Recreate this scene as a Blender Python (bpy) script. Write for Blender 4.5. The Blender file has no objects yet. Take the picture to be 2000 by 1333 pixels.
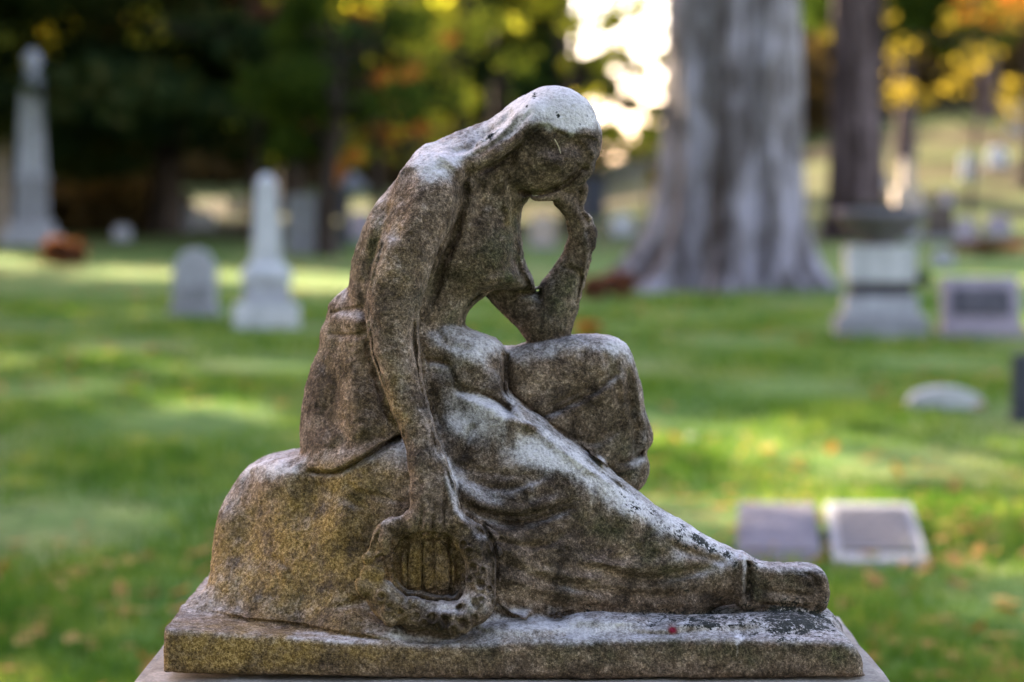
import bpy, math, random
import numpy as np
from mathutils import Vector, noise as mnoise

# ------------------------------------------------------------------ camera, light, exposure
scene = bpy.context.scene
COL = scene.collection
F_PX = 4722.0                 # 85 mm lens on a 36 mm wide frame of 2000 px
D0 = 3.42                     # camera to the middle of the statue
S = D0 / F_PX                 # one sculpting unit in metres
EYE = 1.6
cam_d = bpy.data.cameras.new('camera')
cam_d.lens = 85.0; cam_d.sensor_width = 36.0
cam_d.shift_y = -(666.5 - 400.0) / 2000.0
cam_d.clip_start = 0.1; cam_d.clip_end = 2000
cam_d.dof.use_dof = True; cam_d.dof.focus_distance = 3.26
cam_d.dof.aperture_fstop = 3.0; cam_d.dof.aperture_blades = 0
cam = bpy.data.objects.new('camera', cam_d); COL.objects.link(cam)
cam.location = (0, -D0, EYE); cam.rotation_euler = (math.radians(90), 0, 0)
scene.camera = cam

SUN_EL, SUN_AZ = 24.0, -42.0  # low sun behind the trees, left of the view (azimuth from +Y, clockwise)
world = bpy.data.worlds.new('World'); scene.world = world; world.use_nodes = True
nt = world.node_tree; nt.nodes.clear()
sky = nt.nodes.new('ShaderNodeTexSky'); sky.sky_type = 'NISHITA'; sky.sun_disc = False
sky.sun_elevation = math.radians(SUN_EL); sky.sun_rotation = math.radians(SUN_AZ)
sky.air_density = 1.0; sky.dust_density = 1.5; sky.ozone_density = 1.0
bg = nt.nodes.new('ShaderNodeBackground'); bg.inputs['Strength'].default_value = 0.15
ow = nt.nodes.new('ShaderNodeOutputWorld')
tint = nt.nodes.new('ShaderNodeMix'); tint.data_type = 'RGBA'; tint.blend_type = 'MULTIPLY'; tint.inputs[0].default_value = 1.0
tint.inputs[7].default_value = (1.19, 0.97, 0.955, 1)      # thin autumn haze: the sky a little less blue all round
nt.links.new(sky.outputs[0], tint.inputs[6]); nt.links.new(tint.outputs[2], bg.inputs[0]); nt.links.new(bg.outputs[0], ow.inputs[0])
sun_d = bpy.data.lights.new('sun', 'SUN'); sun_d.energy = 5.0; sun_d.angle = math.radians(0.53)
sun_d.color = (1.0, 0.83, 0.62)
sun = bpy.data.objects.new('sun', sun_d); COL.objects.link(sun)
_a, _e = math.radians(SUN_AZ), math.radians(SUN_EL)
sun_dir = Vector((math.sin(_a) * math.cos(_e), math.cos(_a) * math.cos(_e), math.sin(_e)))
sun.rotation_euler = sun_dir.to_track_quat('Z', 'Y').to_euler()
scene.view_settings.view_transform = 'Standard'; scene.view_settings.look = 'None'
scene.view_settings.gamma = 1.0; scene.view_settings.use_curve_mapping = False
scene.view_settings.exposure = 2.8
scene.cycles.use_denoising = True
scene.cycles.max_bounces = 6; scene.cycles.transparent_max_bounces = 4
scene.cycles.sample_clamp_indirect = 4.0

# ------------------------------------------------------------------ helpers
def tag(o, label=None, cat=None, group=None, kind=None):
    if label: o['label'] = label
    if cat: o['category'] = cat
    if group: o['group'] = group
    if kind: o['kind'] = kind
    return o

def empty(name, loc, label, cat, group=None, rz=0.0):
    o = bpy.data.objects.new(name, None); COL.objects.link(o)
    o.location = loc; o.rotation_euler = (0, 0, rz); o.empty_display_size = 0.1
    return tag(o, label, cat, group)

def mesh_np(name, V, Fq, mats, parent=None, smooth=True, loc=None, mat_idx=None):
    """V (n,3), Fq (m,k) faces of equal size -> object"""
    V = np.asarray(V, dtype=np.float32); Fq = np.asarray(Fq, dtype=np.int32)
    me = bpy.data.meshes.new(name)
    m, k = Fq.shape
    me.vertices.add(len(V)); me.vertices.foreach_set('co', V.ravel())
    me.loops.add(m * k); me.loops.foreach_set('vertex_index', Fq.ravel())
    me.polygons.add(m)
    me.polygons.foreach_set('loop_start', np.arange(0, m * k, k, dtype=np.int32))
    me.polygons.foreach_set('loop_total', np.full(m, k, dtype=np.int32))
    me.polygons.foreach_set('use_smooth', np.full(m, smooth))
    for mt in (mats if isinstance(mats, (list, tuple)) else [mats]): me.materials.append(mt)
    if mat_idx is not None: me.polygons.foreach_set('material_index', np.asarray(mat_idx, dtype=np.int32))
    me.update(calc_edges=True)
    o = bpy.data.objects.new(name, me); COL.objects.link(o)
    if parent: o.parent = parent
    if loc is not None: o.location = loc
    return o

def vnoise(P, scale, seed=0):
    """trilinear value noise in -1..1"""
    rs = np.random.RandomState(seed); tab = rs.rand(4096).astype(np.float32) * 2 - 1
    q = P / scale; i = np.floor(q).astype(np.int64); f = (q - i).astype(np.float32); f = f * f * (3 - 2 * f)
    out = 0
    for dx in (0, 1):
        for dy in (0, 1):
            for dz in (0, 1):
                h = ((i[:, 0] + dx) * 73856093 ^ (i[:, 1] + dy) * 19349663 ^ (i[:, 2] + dz) * 83492791 ^ seed * 7919) & 4095
                w = (f[:, 0] if dx else 1 - f[:, 0]) * (f[:, 1] if dy else 1 - f[:, 1]) * (f[:, 2] if dz else 1 - f[:, 2])
                out = out + tab[h] * w
    return out

VOX = 2.5
# ------------------------------------------------------------------ the carved monument: signed distance sculpting
# sculpting units: 1 unit = S metres; X right, Y away, Z up from eye height
def PT(px, py, w):
    k = (F_PX + w) / F_PX
    return np.array([(px - 1000.0) * k, w, (400.0 - py) * k])

XS = np.arange(-700, 712, VOX, dtype=np.float32)
YS = np.arange(-326, 410, VOX, dtype=np.float32)
ZS = np.arange(-884, 250, VOX, dtype=np.float32)
FLD = np.full((len(XS), len(YS), len(ZS)), 60.0, dtype=np.float32)
LAB = np.zeros(FLD.shape, dtype=np.uint8)
FIG, ROCK, SLAB, LYRE, DRAPE = 1, 2, 3, 4, 5

def _blk(lo, hi, pad):
    sl = []
    for A, l, h in zip((XS, YS, ZS), lo, hi):
        a = int(np.searchsorted(A, l - pad)); b = int(np.searchsorted(A, h + pad)); sl.append(slice(max(a, 0), min(b, len(A))))
    return tuple(sl), XS[sl[0]][:, None, None], YS[sl[1]][None, :, None], ZS[sl[2]][None, None, :]

def _merge(sl, d, k, lab):
    sub = FLD[sl]
    if lab: LAB[sl][d < sub] = lab
    h = np.maximum(k - np.abs(sub - d), 0) / k
    FLD[sl] = np.minimum(sub, d) - h * h * k * 0.25

def _cut(sl, d, k):
    sub = FLD[sl]; e = -d
    h = np.maximum(k - np.abs(sub - e), 0) / k
    FLD[sl] = np.maximum(sub, e) + h * h * k * 0.25

def chain(pts, lab, k=12, sy=1.0, cut=False):
    """tapered limb through pixel points (px, py, w, radius)"""
    Q = [np.append(PT(p[0], p[1], p[2]), p[3]) for p in pts]
    Q = np.array(Q, dtype=np.float32); r = Q[:, 3].max() * max(1, sy)
    sl, X, Y, Z = _blk(Q[:, :3].min(0) - r, Q[:, :3].max(0) + r, k + 4)
    best = None
    for a, b in zip(Q[:-1], Q[1:]):
        ab = b[:3] - a[:3]; ab = ab * np.array([1, 1 / sy, 1], dtype=np.float32); L = float(ab @ ab) + 1e-6
        px, py, pz = X - a[0], (Y - a[1]) / sy, Z - a[2]
        t = np.clip((px * ab[0] + py * ab[1] + pz * ab[2]) / L, 0, 1)
        ts = t * t * (3 - 2 * t)
        d = np.sqrt((px - t * ab[0]) ** 2 + (py - t * ab[1]) ** 2 + (pz - t * ab[2]) ** 2) - (a[3] + (b[3] - a[3]) * t)
        best = d if best is None else np.minimum(best, d)
    (_cut(sl, best, k) if cut else _merge(sl, best, k, lab))

def ell(px, py, w, rx, ry, rz, lab, k=12, rot=0.0, cut=False):
    """ellipsoid; rot turns it in the picture plane (degrees, anticlockwise)"""
    c = PT(px, py, w); m = max(rx, ry, rz)
    sl, X, Y, Z = _blk(c - [m, ry, m], c + [m, ry, m], k + 4)
    a = math.radians(rot); x, y, z = X - c[0], Y - c[1], Z - c[2]
    u = x * math.cos(a) + z * math.sin(a); v = -x * math.sin(a) + z * math.cos(a)
    k0 = np.sqrt((u / rx) ** 2 + (y / ry) ** 2 + (v / rz) ** 2); k1 = np.sqrt((u / rx ** 2) ** 2 + (y / ry ** 2) ** 2 + (v / rz ** 2) ** 2) + 1e-6
    d = k0 * (k0 - 1) / k1
    (_cut(sl, d, k) if cut else _merge(sl, d, k, lab))

def crom(P, n=5, closed=True):
    P = np.asarray(P, dtype=float); out = []
    N = len(P)
    for i in range(N if closed else N - 1):
        g = (lambda j: P[j % N]) if closed else (lambda j: P[min(max(j, 0), N - 1)])
        p0, p1, p2, p3 = g(i - 1), g(i), g(i + 1), g(i + 2)
        for q in range(n):
            t = q / n
            out.append(0.5 * (2 * p1 + (p2 - p0) * t + (2 * p0 - 5 * p1 + 4 * p2 - p3) * t * t + (3 * p1 - p0 - 3 * p2 + p3) * t ** 3))
    if not closed: out.append(P[-1])
    return np.array(out)

def poly_sd(P, X, Z):
    d2 = np.full(np.broadcast(X, Z).shape, 1e12); ins = np.zeros(d2.shape, bool)
    for a, b in zip(P, np.roll(P, -1, 0)):
        ab = b - a; L = ab @ ab + 1e-9
        t = np.clip(((X - a[0]) * ab[0] + (Z - a[1]) * ab[1]) / L, 0, 1)
        d2 = np.minimum(d2, (X - a[0] - t * ab[0]) ** 2 + (Z - a[1] - t * ab[1]) ** 2)
        c = (a[1] > Z) != (b[1] > Z)
        ins ^= c & (X < (b[0] - a[0]) * (Z - a[1]) / (b[1] - a[1] + 1e-12) + a[0])
    d = np.sqrt(d2)
    return np.where(ins, -d, d)

def blur2(A, n):
    for _ in range(n):
        A = A.copy(); A[1:-1] = (A[:-2] + 2 * A[1:-1] + A[2:]) / 4; A[:, 1:-1] = (A[:, :-2] + 2 * A[:, 1:-1] + A[:, 2:]) / 4
    return A

def idw(ctrl, px, py, p=2.0):
    n = 0.0; s = 0.0
    for c in ctrl:
        w = 1.0 / (((px - c[0]) ** 2 + (py - c[1]) ** 2) + 900.0) ** (p / 2 * 1.3)
        n = n + w; s = s + w * c[2]
    return s / n

def body(outline, front, back, R, lab, k=12, wref=None, smooth=True, sm=4):
    """a volume with a traced side outline; front and back are depth control points [(px,py,w)], R the rounding"""
    wr = wref if wref is not None else float(np.mean([f[2] for f in front]) + np.mean([b[2] for b in back])) / 2
    kk = (F_PX + wr) / F_PX
    P = crom(outline) if smooth else np.array(outline, float)
    Pw = np.stack([(P[:, 0] - 1000) * kk, (400 - P[:, 1]) * kk], 1)
    ylo = min(f[2] for f in front); yhi = max(b[2] for b in back)
    sl, X, Y, Z = _blk([Pw[:, 0].min(), ylo, Pw[:, 1].min()], [Pw[:, 0].max(), yhi, Pw[:, 1].max()], k + 6)
    x2, z2 = X[:, :, 0], Z[:, 0, :]
    d2 = poly_sd(Pw, x2, z2); d2 = blur2(d2, sm).astype(np.float32)
    px = 1000 + x2 / kk; py = 400 - z2 / kk
    px, py = np.broadcast_arrays(px, py)
    wf = idw(front, px, py).astype(np.float32); wb = idw(back, px, py).astype(np.float32)
    c = ((wf + wb) / 2)[:, None, :]; T = ((wb - wf) / 2)[:, None, :]
    Re = np.minimum(R, T * 0.98)
    sy = 1.0
    a = d2[:, None, :] + Re; b = np.abs(Y - c) - T + Re
    d = np.minimum(np.maximum(a, b), 0) + np.sqrt(np.maximum(a, 0) ** 2 + np.maximum(b, 0) ** 2) - Re
    _merge(sl, d.astype(np.float32), k, lab)

# --- plinth slab and the rock seat
kf = (F_PX - 300) / F_PX
body([(320, 1237), (340, 1229), (500, 1240), (765, 1256), (900, 1259), (1300, 1248), (1560, 1249), (1630, 1252), (1664, 1262), (1680, 1282), (1686, 1300), (1685, 1318), (1676, 1324),
      (1200, 1326), (765, 1325), (500, 1320), (326, 1315), (319, 1308)],
     [(320, 1280, -304), (1680, 1280, -304)], [(320, 1280, 385), (1680, 1280, 385)], 15, SLAB, 4, wref=-300, sm=1)
body([(590, 886), (560, 894), (510, 903), (476, 922), (450, 955), (427, 1004), (418, 1060), (414, 1125), (396, 1160), (372, 1195), (375, 1235), (700, 1250), (1000, 1250), (1080, 1235), (1080, 1100), (960, 960), (850, 860), (700, 840)],
     [(440, 940, -10), (440, 1040, -60), (430, 1200, -110), (600, 950, -120), (560, 1200, -175), (700, 1000, -200), (700, 1200, -262), (840, 1000, -225), (800, 1100, -208), (870, 1100, -208), (850, 1210, -268), (1050, 1200, -180)],
     [(440, 1000, 220), (430, 1200, 330), (700, 900, 220), (800, 1200, 330), (1050, 1200, 300)], 58, ROCK, 14, wref=0)
chain([(398, 1198, -70, 26), (480, 1206, -120, 24), (600, 1216, -180, 22), (700, 1232, -235, 20), (765, 1240, -262, 16)], ROCK, 34)
# mound of ground carved on the slab
ell(1080, 1240, -60, 330, 235, 62, SLAB, 30)
ell(1330, 1236, 40, 300, 240, 60, SLAB, 30)
ell(600, 1225, 120, 200, 200, 70, SLAB, 30)
ell(1490, 1224, 20, 140, 230, 54, SLAB, 26)

for (x, y, w, a, b, c) in [(1180, 1215, -215, 60, 40, 14), (1290, 1226, -200, 50, 50, 10), (1385, 1222, -215, 60, 40, 12), (1500, 1222, -190, 80, 60, 16), (1560, 1214, -60, 50, 90, 16), (1020, 1232, -240, 60, 36, 12)]:
    ell(x, y, w, a, b, c, SLAB, 34)
# --- hips and back drapery
body([(700, 560), (650, 588), (641, 612), (627, 650), (621, 685), (605, 732), (594, 785), (590, 837), (594, 890), (604, 912), (650, 922), (702, 899), (770, 856), (840, 860), (880, 760), (860, 640), (800, 575)],
     [(640, 620, -70), (620, 800, -110), (640, 900, -140), (740, 640, -120), (740, 850, -190), (850, 700, -100)],
     [(640, 620, 110), (620, 800, 170), (640, 900, 190), (800, 640, 130), (800, 850, 190)], 105, DRAPE, 10)
# near leg under the long skirt, lap
body([(812, 640), (860, 632), (905, 645), (954, 661), (984, 682), (992, 720), (992, 765), (1030, 800), (1090, 846), (1145, 886), (1197, 925), (1246, 962), (1300, 1000), (1345, 1028), (1390, 1056), (1435, 1075),
      (1456, 1087), (1462, 1130), (1456, 1172), (1390, 1186), (1300, 1204), (1200, 1200), (1075, 1196), (958, 1190), (930, 1060), (860, 990), (800, 894), (780, 785), (790, 700)],
     [(850, 680, -95), (950, 700, -95), (880, 780, -120), (900, 880, -165), (1000, 840, -150), (1020, 940, -185), (960, 1100, -205), (1120, 1120, -190), (1150, 1000, -165), (1300, 1080, -150), (1300, 1180, -165), (1440, 1130, -120)],
     [(880, 700, 120), (1000, 900, 60), (1200, 1080, 40), (1440, 1130, 10)], 72, DRAPE, 12, wref=-70)
# far leg, bent, under drapery
body([(984, 692), (1005, 676), (1060, 664), (1115, 655), (1179, 656), (1218, 670), (1237, 706), (1250, 747), (1257, 796), (1268, 830), (1274, 862), (1262, 886), (1268, 909), (1265, 937), (1239, 963), (1180, 985), (1100, 960), (1000, 880), (980, 770)],
     [(1030, 720, -62), (1150, 700, -48), (1200, 740, -30), (1050, 820, -60), (1150, 850, -20), (1240, 860, 10), (1240, 940, 20)],
     [(1030, 720, 150), (1200, 740, 170), (1240, 900, 130)], 62, DRAPE, 9)
# far side of lap between the legs
ell(900, 760, 120, 130, 70, 110, DRAPE, 30)

# --- torso
body([(915, 268), (880, 280), (850, 292), (818, 306), (781, 347), (739, 395), (715, 440), (694, 500), (687, 540), (684, 580), (690, 640), (760, 720), (870, 720), (915, 668), (908, 632), (918, 606), (953, 574), (985, 566), (1040, 572),
      (1043, 552), (1030, 520), (1022, 492), (1018, 460), (1016, 430), (1022, 408), (1034, 385), (1010, 345), (980, 290)],
     [(850, 330, -95), (740, 450, -150), (715, 540, -130), (790, 560, -140), (900, 420, -88), (865, 560, -52), (960, 400, -62), (960, 520, -85), (880, 650, -58), (1010, 480, -40), (1010, 340, -50)],
     [(850, 330, 120), (750, 450, 120), (720, 560, 110), (900, 420, 135), (960, 520, 120), (880, 650, 110), (1010, 480, 90)], 98, FIG, 10)
# breast mound
ell(950, 490, -44, 50, 32, 62, FIG, 26, rot=10)
# neck
chain([(900, 330, -20, 52), (960, 330, -12, 52), (1020, 320, -5, 55)], FIG, 20)
# head
body([(1002, 203), (1036, 180), (1078, 168), (1124, 179), (1157, 210), (1172, 252), (1174, 290), (1164, 318), (1160, 334), (1147, 350), (1120, 372), (1080, 380), (1040, 386), (1010, 378), (975, 362), (948, 330), (945, 285), (968, 238)],
     [(1080, 270, -84), (1000, 300, -70), (1150, 320, -60)], [(1080, 270, 84), (1000, 300, 70), (1150, 320, 60)], 92, FIG, 10)
# hair falling down the nape onto the shoulder
chain([(1045, 225, -58, 28), (1005, 262, -62, 27), (965, 290, -64, 26), (930, 310, -68, 20), (900, 318, -76, 13)], FIG, 16)
chain([(1030, 232, 15, 36), (965, 268, 20, 34), (900, 292, 10, 34), (840, 325, 0, 40)], FIG, 20)

# --- far arm propping the head
chain([(960, 530, 70, 44), (1010, 585, 62, 41), (1066, 636, 50, 46)], FIG, 10)
chain([(1068, 628, 48, 52), (1084, 592, 50, 47), (1106, 550, 50, 37), (1127, 505, 46, 29), (1136, 462, 40, 24), (1130, 436, 36, 21)], FIG, 9)
chain([(1130, 440, 36, 21), (1119, 412, 26, 19), (1100, 388, 10, 20)], FIG, 6)
for (x0, y0, w0, x1, y1, w1, x2, y2, w2, r) in [(1108, 396, 4, 1092, 380, -16, 1046, 384, -26, 9), (1112, 390, 14, 1100, 370, -6, 1060, 378, -30, 9), (1118, 390, 24, 1118, 366, 4, 1092, 360, -28, 9), (1126, 402, 30, 1138, 368, 20, 1120, 346, -16, 9)]:
    chain([(x0, y0, w0, r + 3), (x1, y1, w1, r + 1), (x2, y2, w2, r)], FIG, 5)
chain([(1146, 430, 30, 12), (1152, 452, 30, 13), (1150, 480, 32, 14)], FIG, 8)

# --- near arm hanging down
ell(836, 372, -80, 66, 60, 72, FIG, 34, rot=-20)
chain([(838, 390, -108, 58), (806, 460, -138, 56), (780, 540, -170, 53), (766, 610, -182, 50), (772, 680, -190, 45)], FIG, 24)
chain([(772, 680, -190, 45), (784, 740, -198, 40), (806, 810, -212, 34), (824, 868, -226, 31), (832, 905, -236, 32)], FIG, 9)
# hand over the wreath
chain([(832, 900, -238, 31), (838, 960, -252, 35), (838, 1000, -258, 32)], FIG, 10, sy=0.7)
for (a, b, c, d, r) in [((818, 985), (812, 1015), (808, 1036), -266, 12), ((838, 990), (834, 1022), (830, 1044), -272, 12.5), ((858, 988), (856, 1022), (852, 1046), -270, 12), ((872, 975), (876, 1006), (874, 1032), -262, 11)]:
    chain([(a[0], a[1], d + 14, r + 3), (b[0], b[1], d, r), (c[0], c[1], d + 6, r - 1.5)], FIG, 5)
chain([(852, 905, -236, 20), (873, 950, -246, 17), (884, 1000, -254, 14), (894, 1026, -258, 14)], FIG, 8)

# --- lyre in a wreath leaning against the rock
ring = [(736, 1150), (722, 1112), (735, 1062), (770, 1030), (825, 1018), (885, 1026), (920, 1050), (938, 1095), (938, 1150), (926, 1188), (890, 1206), (830, 1200), (775, 1190)]
RP = crom(ring, 3)
rad = lambda p: 20 + 4 * math.sin(p[0] * 0.11) + (8 if p[0] > 870 or p[1] > 1160 else 0) - (5 if p[0] < 760 and p[1] < 1120 else 0)
ww = lambda p: -254 - (p[1] - 1030) * 0.07
cr = [(p[0], p[1], ww(p), rad(p)) for p in RP]
chain(cr + [cr[0]], LYRE, 9, sy=0.9)
body([(765, 1122), (768, 1085), (784, 1054), (825, 1036), (877, 1047), (900, 1085), (904, 1122), (886, 1172), (830, 1168), (776, 1160)],
     [(840, 1100, -232)], [(840, 1100, -180)], 6, LYRE, 3)
rb = random.Random(4)
for i in range(34):                                      # flowers and leaves of the wreath
    p = RP[rb.randrange(len(RP))]
    if p[1] < 1060 and p[0] < 900 and rb.random() < .7: continue
    x, y = p[0] + rb.uniform(-16, 20), p[1] + rb.uniform(-12, 22); r = rb.uniform(9, 16)
    ell(x, y, ww(p) - rad(p) * .72, r * rb.uniform(.9, 1.5), r * .7, r, LYRE, 5, rot=rb.uniform(0, 180))
for (x, y, r) in [(905, 1088, 8), (938, 1118, 8), (925, 1150, 7), (880, 1188, 11), (930, 1186, 10), (898, 1214, 12), (862, 1205, 9), (836, 1190, 7), (908, 1120, 6), (944, 1150, 7), (872, 1222, 8), (915, 1062, 6)]:
    ell(x, y, ww((x, y)) - 34, r, 12, r, 0, 7, cut=True)
for (x, y) in [(795, 1110), (825, 1105), (848, 1108), (876, 1112)]:                 # strings
    chain([(x, y - 62, -234, 4.5), (x + 1, y + 52, -234, 5.5)], LYRE, 3, cut=True)

# --- foot
body([(1440, 1080), (1480, 1097), (1525, 1104), (1585, 1107), (1606, 1116), (1614, 1136), (1613, 1170), (1596, 1190), (1540, 1188), (1440, 1180)],
     [(1460, 1140, -112), (1600, 1150, -112)], [(1460, 1140, -20), (1600, 1150, -12)], 16, FIG, 5)
# --- relief carved on the camera-near faces: folds, hems, hair
IN = FLD < 0
has = IN.any(1); yf = np.where(has, YS[IN.argmax(1)], 0.0).astype(np.float32)
yfb = blur2(np.where(has, yf, -100), 2)
KX = (F_PX + yfb) / F_PX
PXM = 1000 + XS[:, None] / KX; PYM = 400 - ZS[None, :] / KX
REL = np.zeros(PXM.shape, np.float32)

def stroke(pts, width, depth, kind='groove', taper=True, tail=3.0):
    """groove: carved line; ridge: raised line; step: cloth edge, raised on the left of the drawing direction"""
    global REL
    P = crom(pts, 6, closed=False)
    lo = P.min(0) - width * (tail + 2) - 6; hi = P.max(0) + width * (tail + 2) + 6
    m = (PXM > lo[0]) & (PXM < hi[0]) & (PYM > lo[1]) & (PYM < hi[1])
    x, y = PXM[m], PYM[m]
    best = np.full(x.shape, 1e9); tt = np.zeros(x.shape); sg = np.ones(x.shape); n = len(P) - 1
    for i in range(n):
        a, b = P[i], P[i + 1]; ab = b - a; L = ab @ ab + 1e-9
        t = np.clip(((x - a[0]) * ab[0] + (y - a[1]) * ab[1]) / L, 0, 1)
        dx, dy = x - a[0] - t * ab[0], y - a[1] - t * ab[1]; d = np.hypot(dx, dy)
        c = (ab[0] * dy - ab[1] * dx); u = d < best
        best[u] = d[u]; tt[u] = ((i + t) / n)[u]; sg[u] = np.where(c < 0, 1.0, -1.0)[u]
    tap = np.clip(np.minimum(tt, 1 - tt) * 5, 0, 1) ** .6 if taper else 1.0
    if kind == 'groove': v = -depth * np.exp(-(best / width) ** 2)
    elif kind == 'ridge': v = depth * np.exp(-(best / width) ** 2)
    else:
        s = best * sg
        v = np.where(s > 0, depth * np.exp(-s / (width * tail)) * np.clip(.45 + s / width * .55, 0, 1), -0.55 * depth * np.exp(-(s / width) ** 2) + depth * (.45 + .55) * 0)
        v = np.where(s > 0, v, v + 0.45 * depth * np.clip(1 + s / (width * .5), 0, 1))
    REL[m] += (v * tap).astype(np.float32)

G = lambda pts, w, d: stroke(pts, w * .95, d * 2.0, 'groove')
RG = lambda pts, w, d: stroke(pts, w, d * 1.8, 'ridge')
ST = lambda pts, w, d, tail=3.0: stroke(pts, w, d * 1.8, 'step', tail=tail)
# hair against face and neck (hair is on the upper left of the line)
ST([(931, 338), (965, 318), (998, 296), (1020, 272), (1044, 250), (1068, 242)], 8, 13, 2.5)
G([(931, 338), (965, 320), (1000, 296), (1016, 280)], 7, 9)
ST([(1068, 240), (1090, 258), (1120, 266), (1150, 268), (1172, 276)], 6, 5, 3)
G([(1008, 372), (1050, 377), (1088, 364), (1118, 346), (1146, 318)], 7, 12)
RG([(1060, 330), (1090, 318), (1130, 300)], 18, 5); G([(1070, 300), (1110, 285), (1150, 292)], 12, 5)
G([(1122, 322), (1136, 328), (1150, 332)], 5, 5)
G([(1005, 300), (985, 330), (965, 372), (955, 410)], 12, 6)
G([(1000, 215), (975, 250), (930, 285), (880, 300)], 6, 4)
G([(1020, 225), (990, 262), (950, 292), (915, 310)], 4, 4); G([(1040, 215), (1015, 245), (985, 275)], 4, 3)
RG([(852, 300), (880, 318), (905, 345), (925, 372)], 9, 5); G([(915, 330), (905, 380), (893, 440), (880, 480), (862, 520), (852, 560), (838, 600)], 9, 13)
G([(938, 350), (940, 400), (925, 440)], 8, 5); RG([(985, 350), (990, 400), (995, 440)], 8, 5)
G([(800, 330), (790, 400), (765, 470)], 16, 4); G([(760, 400), (735, 480), (712, 560)], 14, 4)
RG([(940, 560), (975, 545), (1010, 545)], 12, 6); G([(915, 600), (950, 570), (985, 560)], 6, 5)
G([(1010, 575), (1050, 568), (1052, 590)], 7, 6); G([(1000, 470), (1014, 530), (1042, 570)], 7, 5)
G([(1105, 520), (1135, 540), (1128, 600)], 6, 4); RG([(1140, 455), (1148, 490), (1140, 540)], 6, 4)
# cheek, brow, nose; fingers; far-arm muscles
G([(1088, 282), (1110, 276), (1136, 282)], 6, 4); RG([(1150, 285), (1160, 305), (1164, 322)], 7, 4); RG([(1040, 310), (1075, 312), (1100, 330)], 16, 4)
G([(828, 985), (824, 1012), (820, 1034)], 3, 4); G([(848, 985), (846, 1012), (843, 1036)], 3, 4); G([(866, 980), (868, 1010), (866, 1034)], 3, 4)
RG([(1120, 410), (1138, 440), (1140, 462)], 6, 3); G([(1128, 395), (1140, 420), (1150, 440)], 4, 3)
# extra skirt and robe folds
G([(880, 905), (960, 925), (1050, 930)], 9, 3); RG([(900, 965), (1000, 990), (1090, 975)], 12, 4); RG([(960, 1040), (1040, 1050), (1130, 1020)], 14, 4)
RG([(1000, 1110), (1100, 1125), (1180, 1130)], 10, 3); G([(1180, 960), (1150, 1010), (1100, 1040)], 10, 3); G([(1280, 1030), (1240, 1080), (1180, 1098)], 8, 3)
G([(670, 940), (700, 960), (760, 975), (795, 985)], 7, 4); G([(660, 720), (655, 800), (680, 870)], 10, 4); G([(735, 700), (745, 780), (765, 840)], 8, 3)
# waist band and back
G([(640, 652), (680, 656), (716, 652)], 5, 5); G([(642, 612), (680, 606), (712, 600)], 4, 4); RG([(640, 625), (680, 630), (715, 628)], 9, 4)
G([(700, 545), (708, 580), (716, 640), (728, 720), (752, 800), (782, 850)], 9, 4)
# hem of the back drapery
ST([(600, 916), (650, 922), (702, 898), (747, 868), (790, 842)], 7, 11, 3)
G([(600, 918), (650, 925), (702, 902), (750, 872), (790, 850)], 6, 9)
G([(640, 700), (640, 780), (655, 850)], 16, 4); RG([(690, 680), (690, 780), (710, 850)], 18, 4)
G([(610, 940), (650, 960), (720, 1000)], 8, 3)
# arm right edge
G([(822, 620), (806, 650), (818, 700), (832, 760), (850, 820), (860, 880), (880, 940), (905, 1000), (945, 1050), (960, 1110), (958, 1165)], 9, 6)
RG([(852, 870), (872, 930), (892, 1000), (922, 1035)], 6, 6)
# lap folds
ST([(1030, 828), (995, 808), (965, 784), (935, 770), (900, 760)], 8, 14, 3); G([(890, 752), (900, 764), (935, 776), (968, 790), (1000, 815)], 7, 15)
G([(819, 704), (850, 706), (879, 716), (888, 745), (898, 760)], 5, 7); RG([(840, 670), (900, 690), (960, 740), (975, 765)], 18, 5)
RG([(850, 730), (870, 790), (880, 850)], 14, 4); RG([(1000, 802), (1028, 822), (1045, 840)], 7, 9); G([(930, 830), (910, 860), (900, 900)], 10, 5)
G([(850, 640), (870, 670), (920, 690)], 8, 4)
# boundary of near leg against far knee
G([(984, 684), (988, 710), (984, 740), (990, 764), (1040, 808), (1086, 842), (1145, 892), (1197, 931), (1240, 965)], 7, 8)
RG([(1000, 800), (1060, 850), (1130, 900), (1200, 948)], 9, 4)
# knee folds
ST([(1210, 716), (1162, 754), (1104, 785), (1048, 812)], 9, 12, 3); G([(1212, 724), (1162, 762), (1104, 794), (1046, 820)], 8, 15)
ST([(1250, 800), (1215, 840), (1160, 870), (1100, 850)], 10, 5, 3); G([(1262, 880), (1235, 900), (1200, 905)], 8, 8); G([(1180, 690), (1200, 740), (1215, 800)], 10, 4)
RG([(1235, 700), (1246, 760), (1262, 840)], 7, 6); G([(1222, 720), (1232, 780), (1240, 850), (1236, 920)], 8, 5); RG([(1180, 800), (1170, 860), (1190, 910)], 14, 4)
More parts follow.
